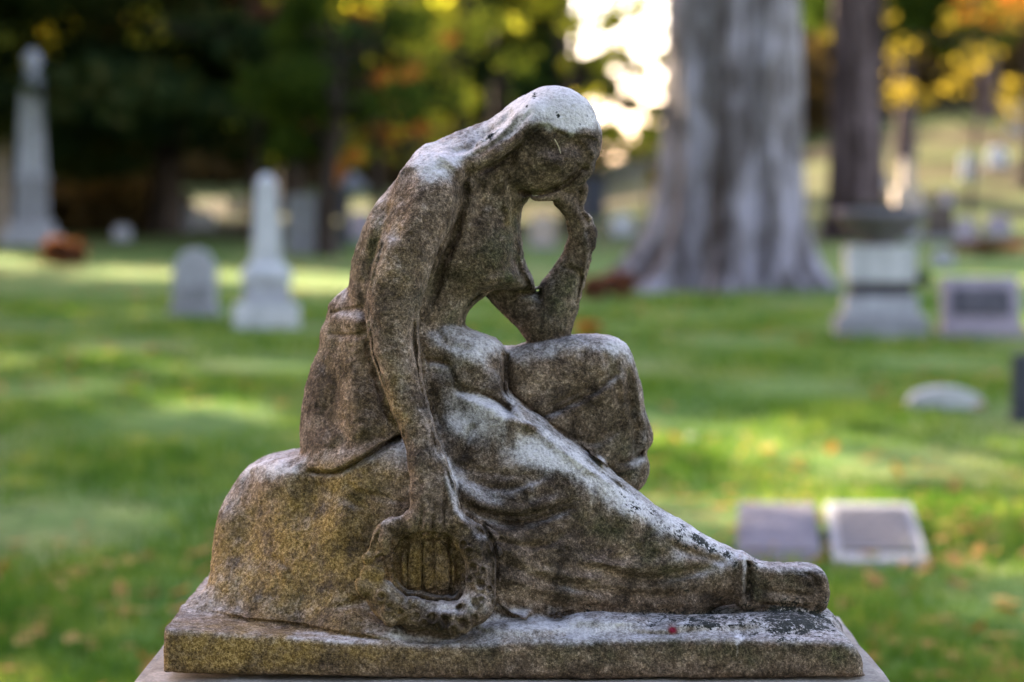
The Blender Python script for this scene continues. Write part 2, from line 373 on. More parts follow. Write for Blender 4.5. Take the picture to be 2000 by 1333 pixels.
# skirt folds on the near leg
ST([(1130, 980), (1061, 1003), (1007, 1015), (950, 1006), (900, 985)], 11, 13, 3); G([(905, 990), (950, 1012), (1007, 1024), (1061, 1012), (1125, 988)], 8, 14); RG([(920, 985), (1000, 998), (1060, 988), (1110, 968)], 11, 5)
ST([(1080, 930), (1000, 960), (930, 950), (890, 935)], 12, 6, 3)
ST([(1120, 1040), (1060, 1070), (1000, 1068), (930, 1040)], 12, 7, 3)
G([(1125, 1108), (1180, 1116), (1255, 1134), (1345, 1118), (1400, 1110)], 10, 9); RG([(1150, 1092), (1230, 1108), (1340, 1098)], 11, 6)
G([(970, 1090), (1040, 1120), (1150, 1150), (1260, 1165), (1400, 1160)], 10, 6); RG([(960, 1120), (1060, 1150), (1200, 1178)], 9, 4)
G([(1300, 1060), (1360, 1086), (1420, 1100)], 8, 5); G([(1210, 1010), (1190, 1060), (1140, 1090)], 14, 5)
RG([(1440, 1080), (1450, 1120), (1448, 1168)], 7, 6); G([(1462, 1092), (1464, 1130), (1460, 1176)], 5, 8)
ST([(1450, 1172), (1390, 1190), (1300, 1206), (1200, 1196), (1075, 1182), (965, 1158)], 7, 4, 2.5)
# foot
G([(1480, 1180), (1540, 1186), (1600, 1186)], 5, 6); G([(1560, 1112), (1590, 1130), (1600, 1160)], 4, 3); G([(1480, 1150), (1540, 1160), (1590, 1162)], 5, 3)
# scrolls beside the wreath
G([(952, 1150), (975, 1190), (1030, 1208), (1060, 1196)], 7, 2.5); RG([(965, 1165), (1000, 1195), (1040, 1196)], 7, 5); G([(990, 1180), (1020, 1186)], 5, 2)
# rock chips
G([(520, 1090), (545, 1095), (560, 1110), (575, 1130)], 5, 5); RG([(535, 1105), (560, 1125)], 8, 4); G([(470, 1060), (500, 1000), (560, 960)], 20, 5)
G([(690, 960), (720, 1010), (735, 1080)], 14, 5); G([(640, 1190), (690, 1180), (720, 1160)], 8, 4)
ST([(340, 1204), (540, 1213), (652, 1231), (765, 1250)], 6, 5, 3)

gx, gz = np.gradient(np.where(has, yf, 200.0)); steep = blur2(np.hypot(gx, gz) / VOX, 2)
BLUR = blur2(REL, 1) * np.clip((4.5 - steep) / 2.2, 0, 1)
# lyre opening with its strings, rosettes of the wreath: crisp cuts
SH = np.zeros(PXM.shape, np.float32)
hole = crom([(766, 1122), (769, 1085), (784, 1054), (825, 1038), (877, 1048), (899, 1085), (903, 1122), (886, 1170), (830, 1166), (777, 1158)], 5)
sd = poly_sd(hole, PXM, PYM); SH -= (24 * np.clip(-sd / 4, 0, 1)).astype(np.float32)
for (x, y0, y1) in [(795, 1056, 1158), (824, 1042, 1163), (848, 1042, 1165), (879, 1052, 1166)]:
    dd = np.hypot(PXM - x - (PYM - 1100) * .02, np.maximum(np.maximum(y0 - PYM, PYM - y1), 0)); SH -= (9 * np.exp(-(dd / 3.2) ** 2)).astype(np.float32)
    dd = np.hypot(PXM - x - 9, np.maximum(np.maximum(y0 - PYM, PYM - y1), 0)); SH += (4 * np.exp(-(dd / 5) ** 2)).astype(np.float32)
for (x, y, r) in [(900, 1188, 14), (930, 1176, 12), (872, 1212, 13), (905, 1216, 12), (938, 1140, 11), (925, 1108, 10), (845, 1206, 11), (812, 1204, 10), (942, 1112, 7), (915, 1076, 9), (782, 1196, 10), (926, 1205, 9), (745, 1165, 9), (738, 1090, 8), (940, 1170, 8), (885, 1228, 9), (760, 1185, 8), (918, 1130, 7), (955, 1150, 7), (905, 1062, 8), (855, 1222, 9), (828, 1216, 8)]:
    dd = np.hypot(PXM - x, PYM - y); SH += (6 * np.exp(-((dd - r) / (r * .45)) ** 2) - 4.5 * np.exp(-(dd / (r * .6)) ** 2)).astype(np.float32)
BLUR = BLUR + SH
msk = np.clip(1.3 - (YS[None, :, None] - yf[:, None, :]) / 46.0, 0, 1)
msk *= has[:, None, :]
FLD -= BLUR[:, None, :] * msk.astype(np.float32)
del IN, msk

def surface_nets(Fd):
    ins = Fd < 0
    c = ins[:-1, :-1, :-1].astype(np.uint8)
    for dx, dy, dz in ((1,0,0),(0,1,0),(0,0,1),(1,1,0),(1,0,1),(0,1,1),(1,1,1)):
        c += ins[dx:ins.shape[0]-1+dx, dy:ins.shape[1]-1+dy, dz:ins.shape[2]-1+dz]
    act = (c > 0) & (c < 8); del c
    I = np.argwhere(act).astype(np.int32)
    idx = np.full(act.shape, -1, np.int32); idx[act] = np.arange(len(I), dtype=np.int32)
    corners = [(a, b, d) for a in (0, 1) for b in (0, 1) for d in (0, 1)]
    vals = np.stack([Fd[I[:, 0] + a, I[:, 1] + b, I[:, 2] + d] for a, b, d in corners], 1)
    acc = np.zeros((len(I), 3), np.float32); cnt = np.zeros(len(I), np.float32)
    for i, ca in enumerate(corners):
        for j, cb in enumerate(corners):
            if j > i and sum(abs(p - q) for p, q in zip(ca, cb)) == 1:
                va, vb = vals[:, i], vals[:, j]; m = (va < 0) != (vb < 0)
                t = np.where(m, va / np.where(m, va - vb, 1), 0)
                A, B = np.array(ca, np.float32), np.array(cb, np.float32)
                acc += np.where(m[:, None], A + (B - A) * t[:, None], 0); cnt += m
    V = I + acc / cnt[:, None]
    quads = []
    for ax in range(3):
        s0 = [slice(1, -1)] * 3; s1 = [slice(1, -1)] * 3
        s0[ax] = slice(0, -1); s1[ax] = slice(1, None)
        a, b = ins[tuple(s0)], ins[tuple(s1)]; E_ = np.argwhere(a != b)
        fl = a[a != b]
        off = [1, 1, 1]; off[ax] = 0
        E_ = E_ + np.array(off)
        u, v = [(1, 2), (2, 0), (0, 1)][ax]
        def cell(du, dv):
            q = E_.copy(); q[:, u] -= du; q[:, v] -= dv; return idx[q[:, 0], q[:, 1], q[:, 2]]
        Q = np.stack([cell(1, 1), cell(0, 1), cell(0, 0), cell(1, 0)], 1)
        Q[~fl] = Q[~fl][:, ::-1]; quads.append(Q)
    Q = np.concatenate(quads); Q = Q[(Q >= 0).all(1)]
    return V, Q, I

SV, SQ, SI = surface_nets(FLD)
SLB = LAB[SI[:, 0], SI[:, 1], SI[:, 2]]
SG = SV * VOX + np.array([XS[0], YS[0], ZS[0]], np.float32)
del FLD, LAB

def vnormals(V, Q):
    n = np.cross(V[Q[:, 2]] - V[Q[:, 0]], V[Q[:, 3]] - V[Q[:, 1]])
    N = np.zeros_like(V)
    for c in range(4):
        for a in range(3): N[:, a] += np.bincount(Q[:, c], weights=n[:, a], minlength=len(V))
    return N / (np.linalg.norm(N, axis=1, keepdims=True) + 1e-9)
SN = vnormals(SG, SQ)
headm = np.exp(-(((1000 + SG[:, 0] - 1085) / 95) ** 2 + ((400 - SG[:, 2] - 215) / 60) ** 2) ** 2)
dsp = (1 - .6 * headm) * (vnoise(SG, 70, 1) * 2.2 + vnoise(SG, 28, 2) * 2.0 + vnoise(SG, 12, 3) * 1.1 + vnoise(SG, 6.5, 4) * 0.8)
pit = np.clip(vnoise(SG, 9, 7) - 0.55, 0, 1) * -4.0 + np.clip(vnoise(SG, 17, 8) - 0.6, 0, 1) * -7.0
slabm = (SLB == SLAB)
SG = SG + SN * ((dsp + pit) * np.where(slabm, .8, 1.0))[:, None]
SN = vnormals(SG, SQ)
KV = (F_PX + SG[:, 1]) / F_PX; VPX = 1000 + SG[:, 0] / KV; VPY = 400 - SG[:, 2] / KV
# ------------------------------------------------------------------ materials
class NB:
    def __init__(s, name):
        s.m = bpy.data.materials.new(name); s.m.use_nodes = True; s.t = s.m.node_tree; s.t.nodes.clear()
        s.out = s.n('ShaderNodeOutputMaterial')
    def n(s, typ, **kw):
        nd = s.t.nodes.new(typ)
        for k, v in kw.items(): setattr(nd, k, v)
        return nd
    def l(s, a, b): s.t.links.new(a, b)
    def val(s, sock, v):
        if isinstance(v, (int, float, tuple, list)): sock.default_value = v
        else: s.l(v, sock)
    def coord(s, which='Object', scale=(1, 1, 1)):
        c = s.n('ShaderNodeTexCoord'); m = s.n('ShaderNodeMapping'); m.inputs['Scale'].default_value = scale
        s.l(c.outputs[which], m.inputs[0]); return m.outputs[0]
    def world(s, scale=(1, 1, 1)):
        g = s.n('ShaderNodeNewGeometry'); m = s.n('ShaderNodeMapping'); m.inputs['Scale'].default_value = scale
        s.l(g.outputs['Position'], m.inputs[0]); return m.outputs[0]
    def noise(s, v, scale, detail=3, rough=.6, dist=0.0):
        t = s.n('ShaderNodeTexNoise'); s.l(v, t.inputs['Vector']); t.inputs['Scale'].default_value = scale
        t.inputs['Detail'].default_value = detail; t.inputs['Roughness'].default_value = rough; t.inputs['Distortion'].default_value = dist
        return t.outputs[0]
    def vor(s, v, scale, feat='F1'):
        t = s.n('ShaderNodeTexVoronoi', feature=feat); s.l(v, t.inputs['Vector']); t.inputs['Scale'].default_value = scale
        return t.outputs['Distance']
    def ramp(s, f, stops):
        r = s.n('ShaderNodeValToRGB'); e = r.color_ramp.elements
        while len(e) < len(stops): e.new(.5)
        for k, (p, c) in enumerate(stops):
            e[k].position = p; e[k].color = (c if len(c) == 4 else (*c, 1)) if isinstance(c, tuple) else (c, c, c, 1)
        s.l(f, r.inputs[0]); return r.outputs[0]
    def math(s, op, a, b=0.0, clamp=False):
        m = s.n('ShaderNodeMath', operation=op); m.use_clamp = clamp; s.val(m.inputs[0], a); s.val(m.inputs[1], b); return m.outputs[0]
    def mr(s, v, a, b, c=0.0, d=1.0):
        m = s.n('ShaderNodeMapRange'); s.val(m.inputs[0], v)
        for i, q in enumerate((a, b, c, d)): m.inputs[1 + i].default_value = q
        return m.outputs[0]
    def mix(s, f, a, b, mode='MIX'):
        m = s.n('ShaderNodeMix', data_type='RGBA', blend_type=mode); s.val(m.inputs[0], f)
        for sock, v in ((m.inputs[6], a), (m.inputs[7], b)):
            s.val(sock, (*v, 1) if isinstance(v, tuple) and len(v) == 3 else v)
        return m.outputs[2]
    def attr(s, name):
        a = s.n('ShaderNodeAttribute', attribute_name=name); return a.outputs['Fac']
    def pbr(s, col, rough=.8, h=None, hd=.01, hs=.5, spec=.3, metal=0.0):
        p = s.n('ShaderNodeBsdfPrincipled'); s.val(p.inputs['Base Color'], (*col, 1) if isinstance(col, tuple) and len(col) == 3 else col)
        s.val(p.inputs['Roughness'], rough); p.inputs['Specular IOR Level'].default_value = spec; p.inputs['Metallic'].default_value = metal
        if h is not None:
            b = s.n('ShaderNodeBump'); s.l(h, b.inputs['Height']); b.inputs['Distance'].default_value = hd; b.inputs['Strength'].default_value = hs
            s.l(b.outputs[0], p.inputs['Normal'])
        s.l(p.outputs[0], s.out.inputs[0]); return s.m

def stone_statue():
    b = NB('weathered_marble'); v = b.coord()
    big = b.noise(v, 9, 4, .6); mid = b.math('ADD', b.math('MULTIPLY', b.noise(v, 30, 4, .65, .4), .55), b.math('MULTIPLY', b.noise(v, 95, 3, .7, .3), .45)); fine = b.noise(v, 230, 3, .75); vf = b.noise(v, 520, 2, .7); g2 = b.vor(v, 330)
    base = b.ramp(mid, [(.30, (.045, .029, .018)), (.44, (.098, .066, .043)), (.56, (.178, .127, .09)), (.70, (.31, .24, .185))])
    grain = b.math('ADD', b.math('MULTIPLY', fine, .6), b.math('MULTIPLY', vf, .4))
    base = b.mix(1, base, b.ramp(grain, [(.36, .28), (.48, .85), (.55, 1.35), (.64, 2.7)]), 'MULTIPLY')
    base = b.mix(1, base, b.ramp(b.noise(v, 13, 5, .7, .8), [(.34, .30), (.48, .88), (.62, 1.6)]), 'MULTIPLY')
    # ochre lichen, green algae
    och = b.math('MULTIPLY', b.attr('ochre'), b.mr(b.noise(v, 30, 4, .7), .3, .65), True)
    base = b.mix(och, base, b.ramp(grain, [(.36, (.07, .04, .010)), (.49, (.25, .155, .045)), (.6, (.56, .38, .15))]))
    mos = b.math('MULTIPLY', b.attr('moss'), b.mr(b.noise(v, 24, 4, .7), .36, .66), True)
    base = b.mix(mos, base, b.ramp(grain, [(.36, (.014, .018, .008)), (.5, (.065, .072, .030)), (.62, (.20, .20, .10))]))
    # rain-washed pale marble with ragged borders
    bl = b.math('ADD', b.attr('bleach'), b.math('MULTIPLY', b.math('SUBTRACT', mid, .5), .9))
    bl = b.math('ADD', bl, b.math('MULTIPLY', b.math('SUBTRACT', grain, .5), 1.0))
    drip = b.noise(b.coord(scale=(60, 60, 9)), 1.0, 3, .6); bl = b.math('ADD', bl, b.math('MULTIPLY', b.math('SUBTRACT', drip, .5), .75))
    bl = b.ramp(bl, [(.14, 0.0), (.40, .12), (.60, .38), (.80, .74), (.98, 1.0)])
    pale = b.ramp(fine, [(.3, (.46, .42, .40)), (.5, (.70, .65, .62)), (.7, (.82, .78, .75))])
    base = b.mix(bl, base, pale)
    # black crust spots
    bs = b.math('ADD', b.attr('black'), b.math('MULTIPLY', b.math('SUBTRACT', b.noise(v, 60, 6, .8, .6), .5), 3.4))
    bs = b.math('ADD', bs, b.math('MULTIPLY', b.math('SUBTRACT', grain, .5), -2.2)); bs = b.mr(bs, .66, .80)
    base = b.mix(bs, base, b.ramp(grain, [(.35, (.010, .011, .009)), (.65, (.06, .062, .05))]))
    sp = b.mr(b.noise(v, 120, 2, .5), .72, .76); base = b.mix(b.math('MULTIPLY', sp, .7), base, (.02, .018, .015))
    red = b.attr('red'); base = b.mix(red, base, (.22, .012, .03))
    h = b.math('ADD', b.math('MULTIPLY', fine, .55), b.math('ADD', b.math('MULTIPLY', vf, .3), b.math('MULTIPLY', mid, .8)))
    return b.pbr(base, .88, h, .006, .9, .2)

def stone_mat(name, dark, light, scale=6, rough=.8, bump=.01, streak=True):
    b = NB(name); v = b.coord(); n = b.noise(v, scale, 5, .65, .3); f = b.noise(v, scale * 14, 3, .6)
    c = b.ramp(n, [(.3, dark), (.7, light)]); c = b.mix(.5, c, b.mix(1, c, b.ramp(f, [(.35, .6), (.65, 1.35)]), 'MULTIPLY'))
    if streak:
        s2 = b.noise(b.coord(scale=(9, 9, .8)), 1.6, 4, .6); c = b.mix(b.mr(s2, .5, .75, 0, .5), c, tuple(x * .45 for x in dark))
    return b.pbr(c, rough, b.math('ADD', n, f), bump, .5, .3)

def bark_mat(name, dark, mid, light, s=1.0):
    b = NB(name); v = b.coord(scale=(5 * s, 5 * s, .7 * s)); n = b.noise(v, 1.5, 6, .7, .5); w = b.noise(b.coord(scale=(2.2 * s, 2.2 * s, .3 * s)), 1.0, 3, .5); f = b.noise(b.coord(), 40, 3, .6)
    c = b.ramp(b.math('ADD', b.math('MULTIPLY', n, .55), b.math('MULTIPLY', w, .45)), [(.40, dark), (.48, mid), (.57, light)])
    k = b.noise(b.coord(scale=(1.6 * s, 1.6 * s, .9 * s)), 1.4, 4, .65, .6)
    c = b.mix(1, c, b.ramp(f, [(.3, .7), (.7, 1.25)]), 'MULTIPLY'); c = b.mix(1, c, b.ramp(k, [(.36, (.42, .38, .33)), (.5, (.9, .88, .86)), (.64, (1.25, 1.25, 1.3))]), 'MULTIPLY')
    return b.pbr(c, .9, n, .06, .8, .15)

def leaf_mat(name, cols, trans=.5, scale=.5, fine=3.0):
    b = NB(name); v = b.world(); n = b.noise(v, scale, 3, .6); f = b.noise(v, fine, 2, .6)
    c = b.ramp(b.math('ADD', b.math('MULTIPLY', n, .55), b.math('MULTIPLY', f, .45)), [(.34 + .32 * i / max(1, len(cols) - 1), k) for i, k in enumerate(cols)])
    d = b.n('ShaderNodeBsdfDiffuse'); t = b.n('ShaderNodeBsdfTranslucent'); b.l(c, d.inputs[0])
    b.l(b.mix(1, c, (1.7, 1.6, .9), 'MULTIPLY'), t.inputs[0])
    m = b.n('ShaderNodeMixShader'); m.inputs[0].default_value = trans
    b.l(d.outputs[0], m.inputs[1]); b.l(t.outputs[0], m.inputs[2]); b.l(m.outputs[0], b.out.inputs[0])
    return b.m

def ground_mat():
    b = NB('lawn'); v = b.world()
    n1 = b.noise(b.world((.5, .32, 1)), 1, 4, .6); n2 = b.noise(v, 1.7, 4, .65); n3 = b.noise(v, 14, 3, .7)
    c = b.ramp(n2, [(.32, (.045, .10, .016)), (.5, (.09, .165, .030)), (.68, (.17, .21, .05))])
    c = b.mix(b.mr(n1, .5, .68, 0, .75), c, (.23, .225, .085))
    c = b.mix(b.mr(b.noise(v, .9, 4, .7, .5), .6, .74, 0, .7), c, (.15, .095, .045))
    c = b.mix(1, c, b.ramp(n3, [(.3, .6), (.7, 1.4)]), 'MULTIPLY')
    # far slope: shade painted in as a darker, browner ground colour
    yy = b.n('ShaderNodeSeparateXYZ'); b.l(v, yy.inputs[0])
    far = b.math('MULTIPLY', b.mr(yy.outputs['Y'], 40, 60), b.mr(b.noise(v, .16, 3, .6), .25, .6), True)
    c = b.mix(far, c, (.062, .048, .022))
    return b.pbr(c, .9, b.math('ADD', n3, n2), .05, .8, .1)

M_STAT = stone_statue()
M_PED = stone_mat('pedestal_stone', (.16, .13, .10), (.36, .32, .27), 14, .85, .004)
M_WHITE = stone_mat('white_marble', (.32, .32, .315), (.56, .56, .55), 5)
M_GREY = stone_mat('grey_marble', (.24, .24, .25), (.42, .42, .44), 5)
M_GRAN = stone_mat('grey_granite', (.17, .17, .18), (.30, .30, .31), 8)
M_MARK = stone_mat('worn_marker_stone', (.085, .075, .085), (.17, .155, .17), 9)
M_DARK = stone_mat('dark_granite', (.018, .022, .032), (.045, .05, .065), 8, .4)
M_BROWN = stone_mat('brown_stone', (.06, .045, .035), (.12, .09, .07), 5)
M_PINK = stone_mat('pink_granite', (.24, .20, .22), (.36, .31, .34), 9)
M_TAN = stone_mat('tan_stone', (.30, .24, .19), (.48, .40, .33), 5)
M_BRONZE = stone_mat('dark_bronze', (.03, .028, .032), (.07, .062, .07), 9, .5)
M_LETTER = stone_mat('raised_lettering', (.10, .09, .10), (.18, .16, .17), 9, .5)
M_BEECH = bark_mat('smooth_grey_bark', (.05, .04, .038), (.14, .125, .13), (.29, .27, .29))
M_REDBARK = bark_mat('red_brown_bark', (.018, .012, .011), (.06, .042, .04), (.12, .09, .088))
M_DKBARK = bark_mat('dark_bark', (.012, .009, .007), (.035, .026, .02), (.07, .052, .04))
M_CONIF = leaf_mat('conifer_needles', [(.008, .013, .006), (.016, .030, .012), (.035, .05, .015), (.085, .06, .02)], .25, .35)
M_GREEN = leaf_mat('green_leaves', [(.012, .025, .008), (.035, .06, .012), (.09, .13, .02)], .5, .3)
M_YELL = leaf_mat('yellow_leaves', [(.06, .08, .015), (.30, .32, .04), (.62, .52, .07)], .65, .3)
M_ORNG = leaf_mat('orange_leaves', [(.08, .03, .012), (.32, .13, .03), (.6, .26, .06)], .6, .5)
M_RUST = leaf_mat('rust_leaves', [(.045, .022, .014), (.12, .05, .03), (.22, .10, .06)], .4, 2)
M_GOLD = leaf_mat('gold_leaves', [(.03, .03, .008), (.14, .115, .02), (.34, .25, .04)], .5, .3)
M_BANK = leaf_mat('dry_undergrowth', [(.025, .018, .01), (.07, .05, .022), (.16, .11, .045)], .35, .3)
M_OLIVE = leaf_mat('olive_leaves', [(.015, .018, .006), (.06, .06, .014), (.20, .15, .03)], .5, .25)
M_BLADE = leaf_mat('grass_blades', [(.018, .05, .008), (.06, .13, .02), (.12, .19, .035), (.30, .30, .09)], .4, 1.6, 5)
M_LITTER = leaf_mat('fallen_leaves', [(.12, .06, .025), (.32, .17, .06), (.5, .36, .12)], .2, 3, 20)
M_PETAL = leaf_mat('pale_petals', [(.45, .5, .7), (.7, .72, .8), (.7, .4, .55)], .3, 4, 20)
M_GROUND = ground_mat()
# ------------------------------------------------------------------ ground
def gz(x, y):
    D = y + D0
    z = 0.0
    if D > 10: z += 0.015 * (D - 10)
    if D > 52:
        t = min((D - 52) / 60.0, 1.5); s = max(0.0, min(1.0, (x / max(D, 1) - .035) / .15))
        z += (1.0 + 5.0 * s) * t * t * (1.6 - .55 * t)
    return z
def at(px, py):
    """point of the lawn that the photograph shows at this pixel"""
    lo, hi = 4.0, 130.0; k = (px - 1000) / F_PX
    for _ in range(50):
        D = (lo + hi) / 2; y = D - D0
        if 400 - F_PX * (gz(k * D, y) - EYE) / D > py: lo = D
        else: hi = D
    D = (lo + hi) / 2
    return (k * D, D - D0, gz(k * D, D - D0)), D
def build_ground():
    xs = np.concatenate([np.linspace(-400, -40, 19), np.linspace(-36, 36, 120), np.linspace(40, 400, 19)])
    ys = np.concatenate([np.linspace(-60, 0, 13), np.linspace(1, 130, 200), np.linspace(140, 900, 30)])
    V = []
    for x in xs:
        for y in ys:
            z = gz(x, min(y, 260)) + .05 * mnoise.noise(Vector((x * .25, y * .25, 0))) * (1 if y > 3 else .3)
            V.append((x, y, z))
    n = len(ys); i, j = np.meshgrid(np.arange(len(xs) - 1), np.arange(n - 1), indexing='ij'); a = (i * n + j).ravel()
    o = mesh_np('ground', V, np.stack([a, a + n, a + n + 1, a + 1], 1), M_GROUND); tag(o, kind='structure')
build_ground()

def boxv(cx, cy, z0, sx, sy, h, tx=1.0, ty=1.0, bev=.0):
    """bevelled tapered box as (verts, faces) around the origin of its thing"""
    import bmesh
    bm = bmesh.new(); bmesh.ops.create_cube(bm, size=1)
    for v in bm.verts:
        t = v.co.z + .5; v.co.x *= sx * (1 + (tx - 1) * t); v.co.y *= sy * (1 + (ty - 1) * t); v.co.z = t * h
    if bev > 0: bmesh.ops.bevel(bm, geom=bm.edges[:], offset=bev, segments=2, affect='EDGES', profile=.6)
    bmesh.ops.translate(bm, verts=bm.verts[:], vec=(cx, cy, z0)); return bm
def link_bm(name, bm, mat, parent=None, smooth=False):
    me = bpy.data.meshes.new(name); bm.to_mesh(me); bm.free(); me.materials.append(mat)
    if smooth:
        for p in me.polygons: p.use_smooth = True
    o = bpy.data.objects.new(name, me); COL.objects.link(o)
    if parent: o.parent = parent
    return o
def box(name, mat, parent, z0, sx, sy, h, cx=0, cy=0, tx=1.0, ty=None, bev=.01):
    return link_bm(name, boxv(cx, cy, z0, sx, sy, h, tx, tx if ty is None else ty, bev), mat, parent)
def lathe(name, prof, mat, parent, n=28, cx=0, cy=0):
    V = []; Fq = []
    for r, z in prof:
        for k in range(n):
            a = 2 * math.pi * k / n; V.append((cx + r * math.cos(a), cy + r * math.sin(a), z))
    for i in range(len(prof) - 1):
        for k in range(n): Fq.append((i * n + k, i * n + (k + 1) % n, (i + 1) * n + (k + 1) % n, (i + 1) * n + k))
    return mesh_np(name, V, Fq, mat, parent)
def profile(name, pts, depth, mat, parent, cy=0.0, z0=0.0, bev=.012, tilt=0.0):
    """upright slab with the outline pts (x, z), extruded in depth"""
    import bmesh
    bm = bmesh.new(); vs = [bm.verts.new((x, -depth / 2, z)) for x, z in pts]; f = bm.faces.new(vs)
    r = bmesh.ops.extrude_face_region(bm, geom=[f]); nv = [e for e in r['geom'] if isinstance(e, bmesh.types.BMVert)]
    bmesh.ops.translate(bm, verts=nv, vec=(0, depth, 0)); bmesh.ops.recalc_face_normals(bm, faces=bm.faces[:])
    if bev: bmesh.ops.bevel(bm, geom=[e for e in bm.edges if abs((e.verts[0].co - e.verts[1].co).y) < 1e-5], offset=bev, segments=2, affect='EDGES')
    for v in bm.verts:
        if tilt: v.co.y += v.co.z * math.tan(tilt)
        v.co.y += cy; v.co.z += z0
    return link_bm(name, bm, mat, parent)
def arch(w, h, rise, n=14, shoulder=0.0):
    P = [(-w / 2, 0), (w / 2, 0), (w / 2, h - rise)]
    w2 = w / 2 - shoulder
    for k in range(n + 1):
        a = math.pi * k / n; P.append((w2 * math.cos(a), h - rise + rise * math.sin(a)))
    P.append((-w / 2, h - rise))
    return P if shoulder > 0 else [P[0], P[1]] + P[3:-1]

def leafcloud(name, clusters, size, mat, parent=None, seed=0, droop=0.0, shell=.35):
    """many leaf-sized faces spread through ellipsoid clumps (x,y,z,rx,ry,rz,n)"""
    rs = np.random.RandomState(seed); Ps = []
    for (x, y, z, rx, ry, rz, n) in clusters:
        d = rs.normal(size=(n, 3)); d /= np.linalg.norm(d, axis=1, keepdims=True)
        r = rs.uniform(shell ** 3, 1, n) ** (1 / 3)
        p = d * r[:, None] * np.array([rx, ry, rz]) + np.array([x, y, z]); Ps.append(p)
    P = np.concatenate(Ps); n = len(P)
    u = rs.normal(size=(n, 3)); u /= np.linalg.norm(u, axis=1, keepdims=True)
    w = rs.normal(size=(n, 3)); w[:, 2] *= .5; w = np.cross(u, w); w /= np.linalg.norm(w, axis=1, keepdims=True) + 1e-9
    s = (size * rs.uniform(.55, 1.3, n))[:, None]
    if droop: u[:, 2] -= droop; u /= np.linalg.norm(u, axis=1, keepdims=True)
    V = np.stack([P - u * s * .6, P + w * s * .34, P + u * s * .6, P - w * s * .34], 1).reshape(-1, 3)
    F4 = np.arange(4 * n).reshape(n, 4)
    return mesh_np(name, V, F4, mat, parent, smooth=False)

def tube(name, pts, mat, parent, n=12):
    """tapered round limb through (x,y,z,r)"""
    V = []; Fq = []
    pts = [np.array(p, float) for p in pts]
    for i, p in enumerate(pts):
        a = pts[max(i - 1, 0)][:3]; b = pts[min(i + 1, len(pts) - 1)][:3]; t = (b - a) / (np.linalg.norm(b - a) + 1e-9)
        u = np.cross(t, [0.3, 1, .1]); u /= np.linalg.norm(u); v = np.cross(t, u)
        for k in range(n):
            c = 2 * math.pi * k / n; V.append(p[:3] + (u * math.cos(c) + v * math.sin(c)) * p[3] * (1 + .08 * math.sin(3 * c + i)))
    for i in range(len(pts) - 1):
        for k in range(n): Fq.append((i * n + k, i * n + (k + 1) % n, (i + 1) * n + (k + 1) % n, (i + 1) * n + k))
    return mesh_np(name, V, Fq, mat, parent)

def big_trunk(name, R, H, mat, parent, lobes, flare, seed, nth=180, nz=90, lean=(0, 0), taper=.25):
    rs = random.Random(seed); V = []
    for j in range(nz + 1):
        z = H * (j / nz) ** 1.5 - .12
        for k in range(nth):
            a = 2 * math.pi * k / nth; ca, sa = math.cos(a), math.sin(a)
            r = R * (1 - taper * z / H)
            fl = math.exp(-max(z, 0) / (R * .62)); but = 0
            for (th, wd, am) in lobes:
                d = math.atan2(math.sin(a - th), math.cos(a - th)); but += am * math.exp(-(d / wd) ** 2)
            r += R * flare * fl * (.35 + but)
            r += R * .11 * sum(am * math.exp(-(math.atan2(math.sin(a - th), math.cos(a - th)) / wd) ** 2) for th, wd, am in lobes)
            nn = mnoise.noise(Vector((ca * 4.0, sa * 4.0, z * .18 + seed))); n2 = mnoise.noise(Vector((ca * 11, sa * 11, z * .4 + seed)))
            n3 = mnoise.noise(Vector((ca * 24, sa * 24, z * 1.2 + seed)))
            r *= 1 + .10 * nn + .05 * n2 + .02 * n3
            V.append((r * ca + lean[0] * z, r * sa + lean[1] * z, z))
    i, k = np.meshgrid(np.arange(nz), np.arange(nth), indexing='ij'); k2 = (k + 1) % nth
    Fq = np.stack([(i * nth + k).ravel(), (i * nth + k2).ravel(), ((i + 1) * nth + k2).ravel(), ((i + 1) * nth + k).ravel()], 1)
    return mesh_np(name, V, Fq, mat, parent)

def tree(name, x, y, H, r, label, cat, clusters, leaf, bark, size, group=None, seed=1, droop=0.0, branches=9, lean=0.0, lowest=.25, shell=.35):
    z0 = gz(x, y) - .1; t = empty(name, (x, y, z0), label, cat, group); rs = random.Random(seed)
    pts = [(lean * H * f + .15 * math.sin(f * 7 + seed), .12 * math.cos(f * 5 + seed), H * f, r * (1 - .8 * f) * (1 + .5 * math.exp(-f * 30))) for f in [0, .02, .05, .1, .2, .35, .5, .7, .88]]
    tube('trunk', pts, bark, t, 14)
    for b in range(branches):
        c = clusters[rs.randrange(len(clusters))]; f = max(lowest, min(.85, (c[2] / H) * rs.uniform(.65, .95)))
        a = (lean * H * f, 0, H * f); m = ((a[0] + c[0]) / 2, (a[1] + c[1]) / 2, (a[2] + c[2]) / 2 + H * .02)
        tube('branch', [(*a, r * .35), (*m, r * .2), (c[0], c[1], c[2], r * .06)], bark, t, 7)
    leafcloud('crown', clusters, size, leaf, t, seed, droop, shell)
    return t
def crown_clumps(H, lo, R, n, leaves, seed, cone=False):
    rs = random.Random(seed); out = []
    for i in range(n):
        f = rs.uniform(0, 1) ** (.9 if cone else 1); z = lo + (H - lo) * f
        rad = R * ((1 - f) ** .7 + .08 if cone else math.sqrt(max(.08, 1 - (2 * f - .85) ** 2)))
        a = rs.uniform(0, 6.283); d = rad * rs.uniform(.25, .95); k = rs.uniform(.55, 1.25) * R * (.24 if cone else .3)
        out.append((d * math.cos(a), d * math.sin(a), z, k * (1.25 if cone else 1), k * (1.25 if cone else 1), k * (.45 if cone else .7), leaves // n))
    return out
